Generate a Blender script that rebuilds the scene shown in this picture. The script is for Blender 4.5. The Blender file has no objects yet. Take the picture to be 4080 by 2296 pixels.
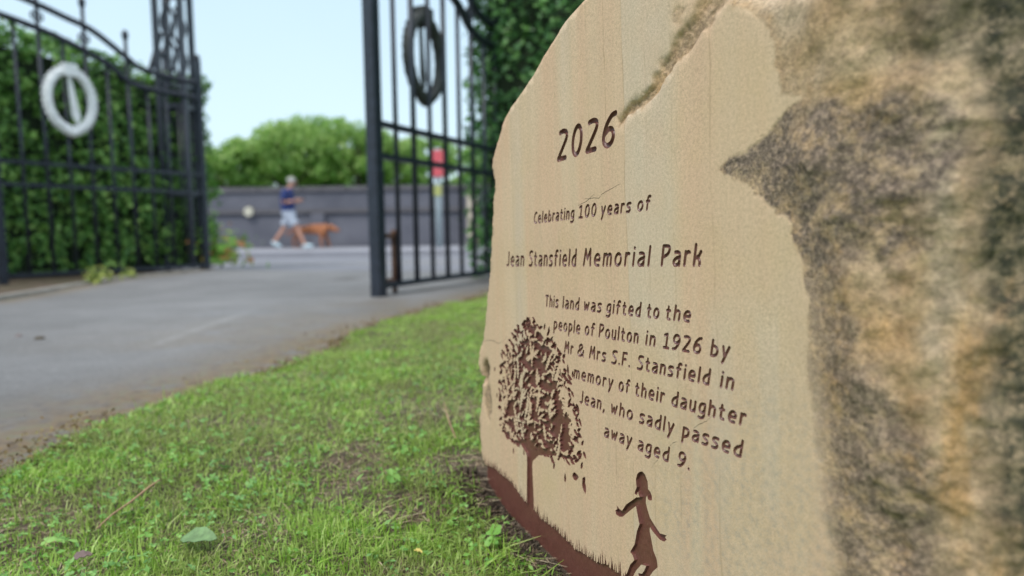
import bpy, math, random
import numpy as np
from mathutils import Vector, Matrix, noise
from mathutils.geometry import delaunay_2d_cdt

random.seed(7)
RNG = np.random.default_rng(11)
R = math.radians
scene = bpy.context.scene
col = scene.collection

# ------------------------------------------------------------------ camera
CAM_H = 0.28
pitch = math.atan(223 / 2720.0)
roll = R(0.8)
fwd = Vector((0, math.cos(pitch), -math.sin(pitch)))
rt0 = Vector((1, 0, 0)); up0 = rt0.cross(fwd)
rt = rt0 * math.cos(roll) - up0 * math.sin(roll)
up = rt0 * math.sin(roll) + up0 * math.cos(roll)
cd = bpy.data.cameras.new('camera')
cam = bpy.data.objects.new('camera', cd); col.objects.link(cam)
m = Matrix((rt, up, -fwd)).transposed().to_4x4(); m.translation = Vector((0, 0, CAM_H))
cam.matrix_world = m
cd.sensor_width = 36; cd.lens = 24.0
cd.clip_start = 0.02; cd.clip_end = 2000
cd.dof.use_dof = True; cd.dof.focus_distance = 0.515; cd.dof.aperture_fstop = 4.5; cd.dof.aperture_blades = 0
scene.camera = cam

# ------------------------------------------------------------------ world and sun
SUN_EL, SUN_AZ = R(52), R(215)      # azimuth from north (+Y) clockwise: behind the camera, to the left
world = bpy.data.worlds.new('World'); scene.world = world
world.use_nodes = True
nt = world.node_tree; nt.nodes.clear()
wo = nt.nodes.new('ShaderNodeOutputWorld'); bg = nt.nodes.new('ShaderNodeBackground')
sky = nt.nodes.new('ShaderNodeTexSky'); sky.sky_type = 'NISHITA'; sky.sun_disc = False
sky.sun_elevation = SUN_EL; sky.sun_rotation = SUN_AZ; sky.dust_density = 2.0
tc = nt.nodes.new('ShaderNodeTexCoord'); sx = nt.nodes.new('ShaderNodeSeparateXYZ')
nt.links.new(tc.outputs['Generated'], sx.inputs[0])
rmp = nt.nodes.new('ShaderNodeValToRGB')
nt.links.new(sx.outputs['Z'], rmp.inputs[0])
e = rmp.color_ramp.elements
e[0].position = 0.0; e[0].color = (0.62, 0.78, 0.86, 1)
e[1].position = 0.40; e[1].color = (0.46, 0.62, 0.76, 1)
e2 = e.new(1.0); e2.color = (1.25, 1.28, 1.32, 1)
cl = nt.nodes.new('ShaderNodeTexNoise'); cl.inputs['Scale'].default_value = 1.6; cl.inputs['Detail'].default_value = 4
nt.links.new(tc.outputs['Generated'], cl.inputs['Vector'])
cm = nt.nodes.new('ShaderNodeMapRange'); cm.inputs['To Min'].default_value = 9.6; cm.inputs['To Max'].default_value = 10.8
nt.links.new(cl.outputs['Fac'], cm.inputs[0])
vs = nt.nodes.new('ShaderNodeVectorMath'); vs.operation = 'SCALE'
nt.links.new(rmp.outputs[0], vs.inputs[0]); nt.links.new(cm.outputs[0], vs.inputs['Scale'])
mx = nt.nodes.new('ShaderNodeMix'); mx.data_type = 'RGBA'; mx.inputs[0].default_value = 0.92
nt.links.new(sky.outputs[0], mx.inputs[6]); nt.links.new(vs.outputs[0], mx.inputs[7])
nt.links.new(mx.outputs[2], bg.inputs[0]); bg.inputs[1].default_value = 0.1
nt.links.new(bg.outputs[0], wo.inputs[0])

sd = bpy.data.lights.new('sun', 'SUN'); sd.energy = 1.5; sd.angle = R(14); sd.color = (1.0, 0.96, 0.9)
so = bpy.data.objects.new('sun', sd); col.objects.link(so)
sdir = Vector((math.sin(SUN_AZ) * math.cos(SUN_EL), math.cos(SUN_AZ) * math.cos(SUN_EL), math.sin(SUN_EL)))
so.rotation_euler = sdir.to_track_quat('Z', 'Y').to_euler()
vsn = scene.view_settings
vsn.view_transform = 'Standard'; vsn.look = 'None'; vsn.gamma = 1; vsn.use_curve_mapping = False
vsn.exposure = 0.5
scene.cycles.max_bounces = 6; scene.cycles.diffuse_bounces = 3; scene.cycles.transparent_max_bounces = 6

# ------------------------------------------------------------------ helpers
def tag(o, label=None, cat=None, group=None, kind=None):
    if label: o['label'] = label
    if cat: o['category'] = cat
    if group: o['group'] = group
    if kind: o['kind'] = kind
    return o

def empty(name, loc=(0, 0, 0), rz=0.0):
    o = bpy.data.objects.new(name, None); col.objects.link(o)
    o.location = loc; o.rotation_euler = (0, 0, rz); o.empty_display_size = 0.05
    return o

def mesh_obj(name, V, F, mat, parent=None, smooth=False):
    me = bpy.data.meshes.new(name)
    me.from_pydata([tuple(map(float, v)) for v in V], [], F)
    me.validate(); me.update()
    if mat: me.materials.append(mat)
    if smooth:
        me.polygons.foreach_set('use_smooth', [True] * len(me.polygons))
    o = bpy.data.objects.new(name, me); col.objects.link(o)
    if parent is not None: o.parent = parent
    return o

def mesh_np(name, V, F, mat, parent=None, smooth=False, attrs=None):
    """V (n,3) float array, F (m,k) int array of equal-sided faces"""
    me = bpy.data.meshes.new(name)
    V = np.asarray(V, dtype=np.float32); F = np.asarray(F, dtype=np.int32)
    k = F.shape[1]
    me.vertices.add(len(V)); me.vertices.foreach_set('co', V.ravel())
    me.loops.add(F.size); me.loops.foreach_set('vertex_index', F.ravel())
    me.polygons.add(len(F)); me.polygons.foreach_set('loop_start', np.arange(0, F.size, k, dtype=np.int32))
    me.polygons.foreach_set('loop_total', np.full(len(F), k, dtype=np.int32))
    me.update(calc_edges=True)
    me.polygons.foreach_set('use_smooth', np.full(len(F), bool(smooth)))
    if mat: me.materials.append(mat)
    for n_, a in (attrs or {}).items():
        at = me.attributes.new(n_, 'FLOAT', 'POINT'); at.data.foreach_set('value', np.asarray(a, dtype=np.float32))
    o = bpy.data.objects.new(name, me); col.objects.link(o)
    if parent is not None: o.parent = parent
    return o

class MB:
    def __init__(s): s.v = []; s.f = []
    def box(s, a, b):
        x0, y0, z0 = a; x1, y1, z1 = b; i = len(s.v)
        s.v += [(x0, y0, z0), (x1, y0, z0), (x1, y1, z0), (x0, y1, z0), (x0, y0, z1), (x1, y0, z1), (x1, y1, z1), (x0, y1, z1)]
        s.f += [(i, i+3, i+2, i+1), (i+4, i+5, i+6, i+7), (i, i+1, i+5, i+4), (i+1, i+2, i+6, i+5), (i+2, i+3, i+7, i+6), (i+3, i, i+4, i+7)]
        return s
    def tube(s, pts, r, n=8, cap=True, squash=None):
        pts = [Vector(p) for p in pts]; rs = r if isinstance(r, (list, tuple)) else [r] * len(pts)
        base = len(s.v); prev = None
        for k, p in enumerate(pts):
            t = (pts[min(k + 1, len(pts) - 1)] - pts[max(k - 1, 0)])
            if t.length < 1e-9: t = Vector((0, 0, 1))
            t.normalize()
            a = prev if prev is not None else (Vector((0, 0, 1)) if abs(t.z) < .9 else Vector((1, 0, 0)))
            x = (a - t * a.dot(t))
            if x.length < 1e-6: x = t.orthogonal()
            x.normalize(); prev = x; y = t.cross(x)
            for q in range(n):
                an = 2 * math.pi * q / n
                s.v.append(tuple(p + x * math.cos(an) * rs[k] + y * math.sin(an) * rs[k] * (squash or 1)))
        for k in range(len(pts) - 1):
            for q in range(n):
                a = base + k * n + q; b = base + k * n + (q + 1) % n
                s.f.append((a, b, b + n, a + n))
        if cap:
            s.f.append(tuple(base + q for q in reversed(range(n))))
            s.f.append(tuple(base + (len(pts) - 1) * n + q for q in range(n)))
        return s
    def ball(s, c, r, nu=12, nv=8, sc=(1, 1, 1)):
        base = len(s.v)
        for j in range(nv + 1):
            th = math.pi * j / nv
            for i in range(nu):
                ph = 2 * math.pi * i / nu
                s.v.append((c[0] + r * sc[0] * math.sin(th) * math.cos(ph), c[1] + r * sc[1] * math.sin(th) * math.sin(ph), c[2] + r * sc[2] * math.cos(th)))
        for j in range(nv):
            for i in range(nu):
                a = base + j * nu + i; b = base + j * nu + (i + 1) % nu
                s.f.append((a, a + nu, b + nu, b))
        return s
    def build(s, name, mat, parent=None, smooth=False):
        return mesh_obj(name, s.v, s.f, mat, parent, smooth)

def _hash(ix, iy, iz, seed):
    h = (ix.astype(np.int64) * 374761393 + iy.astype(np.int64) * 668265263 + iz.astype(np.int64) * 1274126177 + seed * 974711) & 0x7fffffff
    h = ((h ^ (h >> 13)) * 1103515245) & 0x7fffffff
    h = ((h ^ (h >> 16)) * 1597334677) & 0x7fffffff
    return ((h >> 7) & 0xffff) / 65535.0

def vnoise(P, sc, seed=0):
    """value noise -1..1 ; P (n,3) ; sc scalar or 3-vector frequency"""
    p = np.asarray(P, dtype=float) * np.asarray(sc)
    i = np.floor(p); f = p - i; f = f * f * f * (f * (f * 6 - 15) + 10); i = i.astype(np.int64)
    out = 0
    for dx in (0, 1):
        for dy in (0, 1):
            for dz in (0, 1):
                w = (f[:, 0] if dx else 1 - f[:, 0]) * (f[:, 1] if dy else 1 - f[:, 1]) * (f[:, 2] if dz else 1 - f[:, 2])
                out = out + w * _hash(i[:, 0] + dx, i[:, 1] + dy, i[:, 2] + dz, seed)
    return out * 2 - 1

def fbm(P, sc, oct=4, seed=0, gain=.5):
    a = 1; o = 0; t = 0; sc = np.asarray(sc, dtype=float)
    for k in range(oct):
        o = o + a * vnoise(P, sc * 2.03 ** k, seed + k * 17); t += a; a *= gain
    return o / t

def sstep(a, b, x):
    t = np.clip((np.asarray(x) - a) / (b - a), 0, 1); return t * t * (3 - 2 * t)

# ------------------------------------------------------------------ materials
class NT:
    def __init__(s, name):
        s.m = bpy.data.materials.new(name); s.m.use_nodes = True; s.t = s.m.node_tree; s.t.nodes.clear()
        s.out = s.t.nodes.new('ShaderNodeOutputMaterial'); s.p = s.t.nodes.new('ShaderNodeBsdfPrincipled')
        s.t.links.new(s.p.outputs[0], s.out.inputs[0])
        s.p.inputs['Roughness'].default_value = .8
        s.tc = s.t.nodes.new('ShaderNodeTexCoord')
    def L(s, a, b): s.t.links.new(a, b)
    def new(s, ty, **k):
        n = s.t.nodes.new(ty)
        for a, b in k.items(): setattr(n, a, b)
        return n
    def mapping(s, scale, src='Object'):
        mp = s.new('ShaderNodeMapping'); s.L(s.tc.outputs[src], mp.inputs[0]); mp.inputs['Scale'].default_value = scale; return mp.outputs[0]
    def noise(s, scale, detail=3, vec=None, rough=.5, src='Object', dist=0):
        n = s.new('ShaderNodeTexNoise'); n.inputs['Scale'].default_value = scale; n.inputs['Detail'].default_value = detail
        n.inputs['Roughness'].default_value = rough; n.inputs['Distortion'].default_value = dist
        s.L(vec if vec is not None else s.tc.outputs[src], n.inputs['Vector']); return n.outputs['Fac']
    def ramp(s, fac, stops):
        r = s.new('ShaderNodeValToRGB'); s.L(fac, r.inputs[0]); e = r.color_ramp.elements
        while len(e) < len(stops): e.new(.5)
        for k, (p, c) in enumerate(stops):
            e[k].position = p; e[k].color = (c[0], c[1], c[2], 1) if isinstance(c, (tuple, list)) else (c, c, c, 1)
        return r.outputs[0]
    def mix(s, fac, a, b, mode='MIX'):
        n = s.new('ShaderNodeMix'); n.data_type = 'RGBA'; n.blend_type = mode
        for i, v in ((0, fac), (6, a), (7, b)):
            if isinstance(v, (int, float)): n.inputs[i].default_value = v
            elif isinstance(v, tuple): n.inputs[i].default_value = (*v, 1)
            else: s.L(v, n.inputs[i])
        return n.outputs[2]
    def math(s, op, a, b=0.0, clamp=False):
        n = s.new('ShaderNodeMath'); n.operation = op; n.use_clamp = clamp
        for i, v in ((0, a), (1, b)):
            if isinstance(v, (int, float)): n.inputs[i].default_value = v
            else: s.L(v, n.inputs[i])
        return n.outputs[0]
    def attr(s, name):
        n = s.new('ShaderNodeAttribute'); n.attribute_name = name; return n.outputs['Fac']
    def bump(s, h, dist, strength=1.0, prev=None):
        b = s.new('ShaderNodeBump'); b.inputs['Distance'].default_value = dist; b.inputs['Strength'].default_value = strength
        s.L(h, b.inputs['Height'])
        if prev is not None: s.L(prev, b.inputs['Normal'])
        return b.outputs[0]
    def base(s, c):
        if isinstance(c, tuple): s.p.inputs['Base Color'].default_value = (*c, 1)
        else: s.L(c, s.p.inputs['Base Color'])
    def normal(s, n): s.L(n, s.p.inputs['Normal'])

def simple_mat(name, c, rough=.7, metal=0, var=.15, scale=20, bump=0.0, bscale=60, spec=None):
    a = NT(name)
    n = a.noise(scale, 4)
    d = tuple(x * (1 - var) for x in c); l = tuple(min(1, x * (1 + var)) for x in c)
    a.base(a.ramp(n, [(.3, d), (.7, l)]))
    a.p.inputs['Roughness'].default_value = rough; a.p.inputs['Metallic'].default_value = metal
    if spec is not None: a.p.inputs['Specular IOR Level'].default_value = spec
    if bump: a.normal(a.bump(a.noise(bscale, 4), bump))
    return a.m

def leaf_mat(name, dark, mid, light, trans=.35, rough=.5, patch=None, patch_scale=1.5):
    a = NT(name)
    g = a.new('ShaderNodeNewGeometry')
    c = a.ramp(g.outputs['Random Per Island'], [(0, dark), (.5, mid), (1, light)])
    if patch:
        f = a.ramp(a.noise(patch_scale, 3), [(.42, 0.0), (.62, 1.0)])
        c = a.mix(f, c, a.mix(.65, c, patch))
    a.base(c); a.p.inputs['Roughness'].default_value = rough
    tr = a.new('ShaderNodeBsdfTranslucent'); a.L(c, tr.inputs[0])
    ms = a.new('ShaderNodeMixShader'); ms.inputs[0].default_value = trans
    a.L(a.p.outputs[0], ms.inputs[1]); a.L(tr.outputs[0], ms.inputs[2]); a.L(ms.outputs[0], a.out.inputs[0])
    return a.m

# sandstone
a = NT('sandstone')
band = a.noise(1.0, 3, a.mapping((16, 3, 1.1)), .55)
fineband = a.noise(1.0, 3, a.mapping((90, 4, 2.2)), .6)
big = a.noise(5.5, 3)
c = a.ramp(band, [(.28, (.60, .45, .30)), (.42, (.62, .445, .29)), (.53, (.62, .42, .275)), (.62, (.62, .465, .31)), (.76, (.58, .455, .33))])
c = a.mix(a.math('MULTIPLY', a.ramp(fineband, [(.35, 0.0), (.7, 1.0)]), .35), c, (.50, .37, .24))
c = a.mix(a.math('MULTIPLY', a.ramp(a.noise(11, 4, rough=.65), [(.5, 0.0), (.72, 1.0)]), .45), c, (.55, .40, .22))
sepx = a.new('ShaderNodeSeparateXYZ'); a.L(a.tc.outputs['Object'], sepx.inputs[0])
wob = a.math('MULTIPLY', a.math('SUBTRACT', a.noise(1.0, 3, a.mapping((6, 1, 9))), .5), .010)
ux_ = a.math('ADD', a.math('ADD', sepx.outputs['X'], a.math('MULTIPLY', sepx.outputs['Z'], .012)), wob)
def lineat(x0, wd, st):
    d_ = a.math('DIVIDE', a.math('ABSOLUTE', a.math('SUBTRACT', ux_, x0)), wd)
    return a.math('MULTIPLY', a.math('SUBTRACT', 1.0, d_, True), st)
def edge_at(x0, w_):
    return a.math('DIVIDE', a.math('SUBTRACT', ux_, x0), w_, True)
strip = a.math('MULTIPLY', a.attr('strip'), edge_at(.2852, .0012))
c = a.mix(a.math('MULTIPLY', strip, .55), c, (.56, .475, .36))
grain = a.noise(1400, 2, rough=.7)
c = a.mix(.55, c, a.ramp(grain, [(.25, .55), (.5, .96), (.75, 1.35)]), 'MULTIPLY')
grain2 = a.noise(420, 3, rough=.7)
c = a.mix(.6, c, a.ramp(grain2, [(.3, .72), (.55, 1.02), (.7, 1.12)]), 'MULTIPLY')
speck = a.math('MULTIPLY', a.ramp(a.noise(210, 8, rough=.85), [(.48, 0.0), (.62, 1.0)]), a.ramp(a.math('ADD', a.math('MULTIPLY', big, .6), a.attr('speck')), [(.38, 0.0), (.85, 1.0)]))
c = a.mix(a.math('MULTIPLY', speck, .6), c, (.25, .235, .20))
line = None
for x0_, wd_, st_ in ((.2622, .0009, .85), (.2856, .0008, .8), (.2385, .0008, .5), (.3785, .0012, .5), (.1846, .0010, .45), (.1225, .0010, .4), (.0950, .0009, .35), (.3120, .0010, .35), (.3405, .0010, .45)):
    q_ = lineat(x0_, wd_, st_); line = q_ if line is None else a.math('MAXIMUM', line, q_)
line = a.math('MULTIPLY', line, a.ramp(a.noise(1.0, 5, a.mapping((60, 60, 14)), .7), [(.42, .05), (.6, 1.0)]))
line = a.math('MULTIPLY', line, a.math('SUBTRACT', 1.0, a.attr('rough'), True))
c = a.mix(a.math('MULTIPLY', line, .75), c, (.27, .185, .10))
# rough broken rock
rn = a.noise(9, 6, rough=.62)
rock = a.ramp(rn, [(.28, (.34, .22, .125)), (.42, (.54, .345, .175)), (.52, (.50, .345, .21)), (.62, (.60, .43, .265)), (.76, (.60, .47, .33))])
rock = a.mix(a.math('MULTIPLY', a.ramp(a.noise(1.0, 5, a.mapping((22, 22, 7)), .65), [(.54, 0.0), (.66, 1.0)]), .7), rock, (.50, .27, .085))
rock = a.mix(a.math('MULTIPLY', a.attr('pale'), .75), rock, (.58, .46, .33))
rock = a.mix(a.math('MULTIPLY', a.attr('ochre'), .7), rock, a.ramp(a.noise(45, 4), [(.35, (.40, .235, .10)), (.65, (.50, .35, .19))]))
rock = a.mix(.7, rock, a.ramp(a.noise(330, 6, rough=.8), [(.34, .42), (.5, .98), (.66, 1.4)]), 'MULTIPLY')
rock = a.mix(.5, rock, a.ramp(a.noise(60, 4, rough=.7), [(.3, .55), (.55, 1.0), (.7, 1.2)]), 'MULTIPLY')
pat = a.math('MULTIPLY', a.attr('patina'), a.ramp(a.noise(62, 9, rough=.72), [(.40, .10), (.52, .92)]))
rock = a.mix(pat, rock, a.ramp(a.noise(330, 5, rough=.7), [(.37, (.075, .058, .050)), (.5, (.18, .135, .105)), (.64, (.36, .27, .195))]))
mossf = a.math('MULTIPLY', a.attr('moss'), a.ramp(a.noise(70, 8, rough=.8), [(.36, .25), (.52, 1.0)]))
rock = a.mix(mossf, rock, a.ramp(a.noise(160, 6, rough=.7), [(.34, (.030, .031, .024)), (.5, (.075, .070, .045)), (.66, (.22, .175, .105))]))
rf = a.attr('rough')
c = a.mix(rf, c, rock)
a.base(c); a.p.inputs['Roughness'].default_value = .88; a.p.inputs['Specular IOR Level'].default_value = .25
b1 = a.bump(grain, .0002, .3)
hr = a.math('MULTIPLY', a.math('SUBTRACT', a.math('ADD', a.noise(95, 7, rough=.72), a.math('MULTIPLY', a.noise(28, 4), 2.0)), 1.5), rf)
b2 = a.bump(a.math('MULTIPLY', a.math('SUBTRACT', a.noise(520, 5, rough=.7), .5), rf), .0011, .9, b1)
a.normal(a.bump(hr, .0034, .8, b2))
M_STONE = a.m

a = NT('engraving_paint')
n = a.noise(160, 5, rough=.65)
c = a.ramp(n, [(.3, (.120, .044, .033)), (.6, (.155, .058, .043)), (.8, (.185, .080, .060))])
c = a.mix(a.math('MULTIPLY', a.ramp(a.noise(500, 3, rough=.7), [(.6, 0.0), (.75, 1.0)]), .35), c, (.30, .20, .17))
a.base(c); a.p.inputs['Roughness'].default_value = .34; a.p.inputs['Specular IOR Level'].default_value = .6
a.normal(a.bump(a.noise(330, 4), .0005, .8))
M_PAINT = a.m

M_IRON = simple_mat('gate_paint', (.018, .023, .036), .38, 0, .3, 30, .0006, 90)
M_SILVER = simple_mat('silver_paint', (.80, .81, .82), .4, .0, .12, 30, .001, 60)
M_DARKMETAL = simple_mat('dark_back', (.030, .034, .032), .6, 0, .3, 30, .001, 60)  # near-black colour of the wreath seen from behind
M_RUST = simple_mat('rusty_steel', (.10, .05, .03), .8, 0, .4, 40, .001, 80)

a = NT('tarmac')
big = a.noise(1.3, 7, rough=.66)
c = a.ramp(big, [(.3, (.115, .113, .114)), (.5, (.170, .168, .170)), (.7, (.225, .222, .225))])
c = a.mix(.7, c, a.ramp(a.noise(130, 6, rough=.85), [(.3, .5), (.5, .95), (.7, 1.7)]), 'MULTIPLY')
edge = a.attr('edge')
mossy = a.math('MULTIPLY', edge, a.ramp(a.noise(9, 6, rough=.7), [(.30, 0.0), (.50, 1.0)]))
c = a.mix(mossy, c, a.ramp(a.noise(40, 5), [(.35, (.10, .07, .04)), (.5, (.18, .12, .06)), (.65, (.15, .14, .07))]))
c = a.mix(a.math('MULTIPLY', a.attr('chalk'), a.ramp(a.noise(25, 5), [(.35, 0.05), (.6, .5)])), c, (.34, .34, .34))
c = a.mix(a.math('MULTIPLY', a.attr('stain'), .8), c, (.05, .042, .036))
a.base(c); a.p.inputs['Roughness'].default_value = .75
a.normal(a.bump(a.noise(300, 4, rough=.8), .0025, .8))
M_TAR = a.m

M_ROAD = simple_mat('road_asphalt', (.17, .172, .195), .8, 0, .12, 3, .002, 80)
M_FOOTWAY = simple_mat('footway_slabs', (.25, .25, .28), .8, 0, .10, 2, .001, 80)
M_SOIL = None
a = NT('soil')
c = a.ramp(a.noise(60, 7, rough=.7), [(.3, (.045, .031, .022)), (.5, (.105, .073, .05)), (.7, (.19, .14, .10))])
c = a.mix(a.ramp(a.noise(4, 3), [(.45, 0.0), (.6, .5)]), c, (.05, .06, .02)); c = a.mix(a.math('MULTIPLY', a.attr('turf'), .92), c, a.ramp(a.noise(90, 6, rough=.75), [(.3, (.04, .09, .015)), (.5, (.12, .24, .035)), (.7, (.28, .40, .10))])); a.base(c); a.p.inputs['Roughness'].default_value = .95
a.normal(a.bump(a.noise(180, 6, rough=.7), .006, 1.0)); M_SOIL = a.m
M_KERB = simple_mat('kerb_stone', (.30, .28, .25), .9, 0, .25, 8, .002, 60)
M_GROUND = simple_mat('ground_earth', (.11, .19, .05), .95, 0, .3, 2, .01, 10)

a = NT('dark_brick_wall')
c = a.ramp(a.noise(1.2, 5), [(.3, (.095, .097, .122)), (.7, (.155, .155, .185))])
a.base(c); a.p.inputs['Roughness'].default_value = .85; a.normal(a.bump(a.noise(25, 4), .01, .6)); M_WALL = a.m
M_COPING = simple_mat('coping_stone', (.115, .108, .118), .85, 0, .2, 2, .005, 20)
M_GRASS = leaf_mat('grass_blade', (.15, .30, .03), (.31, .53, .06), (.60, .74, .24), .35, .45, (.30, .30, .12), 7)
M_CLOVER = leaf_mat('clover_leaf', (.10, .25, .035), (.19, .41, .06), (.32, .55, .14), .3, .5, (.14, .30, .10), 9)
M_STRAW = leaf_mat('dry_straw', (.16, .10, .06), (.38, .28, .17), (.60, .50, .34), .2, .7)
M_HEDGE = leaf_mat('hedge_leaf', (.055, .16, .035), (.15, .35, .07), (.36, .58, .14), .28, .42, (.09, .22, .03), 2.2)
M_HEDGE2 = leaf_mat('hedge_leaf_cool', (.03, .10, .035), (.085, .23, .06), (.20, .42, .11), .25, .42, (.05, .16, .04), 2.5)
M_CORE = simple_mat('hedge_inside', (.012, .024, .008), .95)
M_TREE = leaf_mat('tree_leaf', (.17, .33, .07), (.32, .50, .13), (.48, .62, .22), .58, .5, (.17, .36, .07), .35)
M_BARK = simple_mat('bark', (.09, .075, .06), .95, 0, .3, 6, .02, 12)

# ------------------------------------------------------------------ the memorial stone (local frame in mm: u right, y into the stone, v up)
A0 = Vector((-0.0330413, 0.76150453, 0.010))
U = Vector((0.4413125, -0.8965113, 0.03886868)).normalized()
Vv = (Vector((0, 0, 1)) - U * U.z).normalized()
Y_in = Vv.cross(U)
Mst = Matrix((U, Y_in, Vv)).transposed().to_4x4(); Mst.translation = A0

# --- stroke lettering (cap height = 1)
def crom(pts, n=5):
    P = [Vector((p[0], p[1])) for p in pts]
    if len(P) < 3: return [tuple(p) for p in P]
    out = []
    for i in range(len(P) - 1):
        p0 = P[max(i - 1, 0)]; p1 = P[i]; p2 = P[i + 1]; p3 = P[min(i + 2, len(P) - 1)]
        for k in range(n):
            t = k / n
            out.append(tuple(.5 * ((2 * p1) + (p2 - p0) * t + (2 * p0 - 5 * p1 + 4 * p2 - p3) * t * t + (3 * p1 - p0 - 3 * p2 + p3) * t ** 3)))
    out.append(tuple(P[-1])); return out
def ell(cx, cy, rx, ry, a0=0, a1=360, n=26):
    return [(cx + rx * math.cos(R(a0 + (a1 - a0) * k / n)), cy + ry * math.sin(R(a0 + (a1 - a0) * k / n))) for k in range(n + 1)]
B, X, T = .075, .645, .925
arch = lambda x0, x1: crom([(x0, .48), (x0 + .07, .60), ((x0 + x1) / 2 + .02, X), (x1 - .02, .57), (x1, .44), (x1, B)])
Gl = {
 'l': [[(0, B), (0, T)]],
 'i': [[(0, B), (0, X)], [(.0, .885), (.003, .90)]],
 'o': [ell(.18, .36, .18, .285)],
 'e': [[(.02, .35), (.33, .35)], crom([(.33, .35), (.345, .45), (.29, .59), (.18, X), (.06, .56), (0, .36), (.05, .16), (.16, B + .005), (.31, B + .005)])],
 'a': [crom([(.04, .635), (.17, X), (.27, .60), (.31, .50), (.31, .35), (.31, B)]), crom([(.31, .42), (.16, .39), (.04, .31), (0, .2), (.05, .10), (.15, B), (.26, .13), (.31, .25)])],
 'n': [[(0, B), (0, X)], arch(0, .30)],
 'm': [[(0, B), (0, X)], arch(0, .24), arch(.24, .48)],
 'r': [[(0, B), (0, X)], crom([(0, .47), (.05, .58), (.13, X), (.21, .625)])],
 't': [crom([(.09, .84), (.09, .5), (.09, .22), (.13, .10), (.25, .08)]), [(0, .61), (.22, .61)]],
 's': [crom([(.28, .625), (.15, X), (.03, .60), (.01, .49), (.12, .39), (.24, .31), (.27, .20), (.20, .09), (.10, B), (0, B)])],
 'f': [crom([(.27, .90), (.19, .925), (.11, .86), (.09, .72), (.09, .4), (.09, B)]), [(0, .61), (.23, .61)]],
 'd': [[(.32, B), (.32, T)], crom([(.32, .62), (.22, .60), (.08, .50), (0, .32), (.04, .15), (.15, B), (.32, B)])],
 'b': [[(0, B), (0, T)], crom([(0, .62), (.12, .61), (.26, .53), (.32, .37), (.29, .18), (.17, B), (0, B)])],
 'p': [[(0, -.24), (0, X)], crom([(0, .64), (.15, X), (.28, .58), (.32, .42), (.27, .24), (.14, .14), (0, .10)])],
 'g': [crom([(.31, .635), (.16, X), (.05, .57), (0, .38), (.04, .20), (.15, .13), (.27, .2), (.31, .30)]), crom([(.31, .635), (.31, .3), (.31, -.02), (.24, -.16), (.12, -.2), (0, -.17)])],
 'y': [[(0, X), (.12, .12)], [(.32, X), (.05, -.24)]],
 'w': [[(0, X), (.08, B + .02)], [(.08, B + .02), (.21, .50)], [(.21, .50), (.31, B + .02)], [(.31, B + .02), (.42, X)]],
 'u': [crom([(0, X), (0, .40), (.01, .18), (.10, B), (.21, .10), (.30, .24)]), [(.30, X), (.30, B)]],
 'h': [[(0, B), (0, T)], arch(0, .30)],
 'k': [[(0, B), (0, T)], crom([(.29, .63), (.20, .46), (.03, .36)]), crom([(.10, .40), (.22, .33), (.28, .2), (.28, B)])],
 'J': [crom([(.20, T), (.20, .5), (.20, .22), (.13, .09), (0, .11)])],
 'S': [crom([(.36, .91), (.22, T), (.07, .88), (.03, .74), (.10, .61), (.24, .49), (.34, .36), (.33, .18), (.22, B), (0, B + .005)])],
 'M': [[(0, B), (.07, T)], [(.07, T), (.24, .40)], [(.24, .40), (.41, T)], [(.41, T), (.48, B)]],
 'P': [[(0, B), (0, T)], crom([(0, T), (.20, T), (.34, .88), (.36, .72), (.26, .55), (0, .42)])],
 'T': [[(0, T), (.34, T)], [(.17, T), (.17, B)]],
 'C': [crom([(.34, .90), (.20, T), (.06, .78), (0, .50), (.05, .22), (.18, B), (.34, .10)])],
 'F': [[(0, B), (0, T)], [(0, T), (.30, T)], [(0, .51), (.25, .51)]],
 '2': [crom([(.0, .90), (.15, T), (.30, .86), (.32, .70), (.22, .48), (.0, B + .02)]), [(0, B), (.34, B)]],
 '0': [ell(.18, .5, .18, .425)],
 '6': [crom([(.36, T), (.22, .88), (.07, .66), (0, .38), (.04, .17), (.18, B), (.32, .15), (.36, .33), (.29, .50), (.16, .53), (.03, .42)])],
 '9': [crom([(.0, B), (.14, .12), (.29, .34), (.36, .62), (.32, .83), (.18, T), (.04, .85), (0, .67), (.07, .50), (.20, .47), (.33, .58)])],
 '1': [crom([(.0, .84), (.17, T)]), [(.17, T), (.17, B)], [(.02, B), (.33, B)]],
 '&': [crom([(.42, B), (.22, .36), (.07, .64), (.06, .80), (.16, T), (.26, .82), (.22, .64), (.04, .42), (0, .24), (.08, .10), (.20, B), (.34, .22), (.38, .48)])],
 '.': [[(0, B + .01), (.004, B + .02)]],
 ',': [[(.05, .10), (0, -.10)]],
}
ADV = {'w': .0, ',': -.03, '.': -.02}
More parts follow.
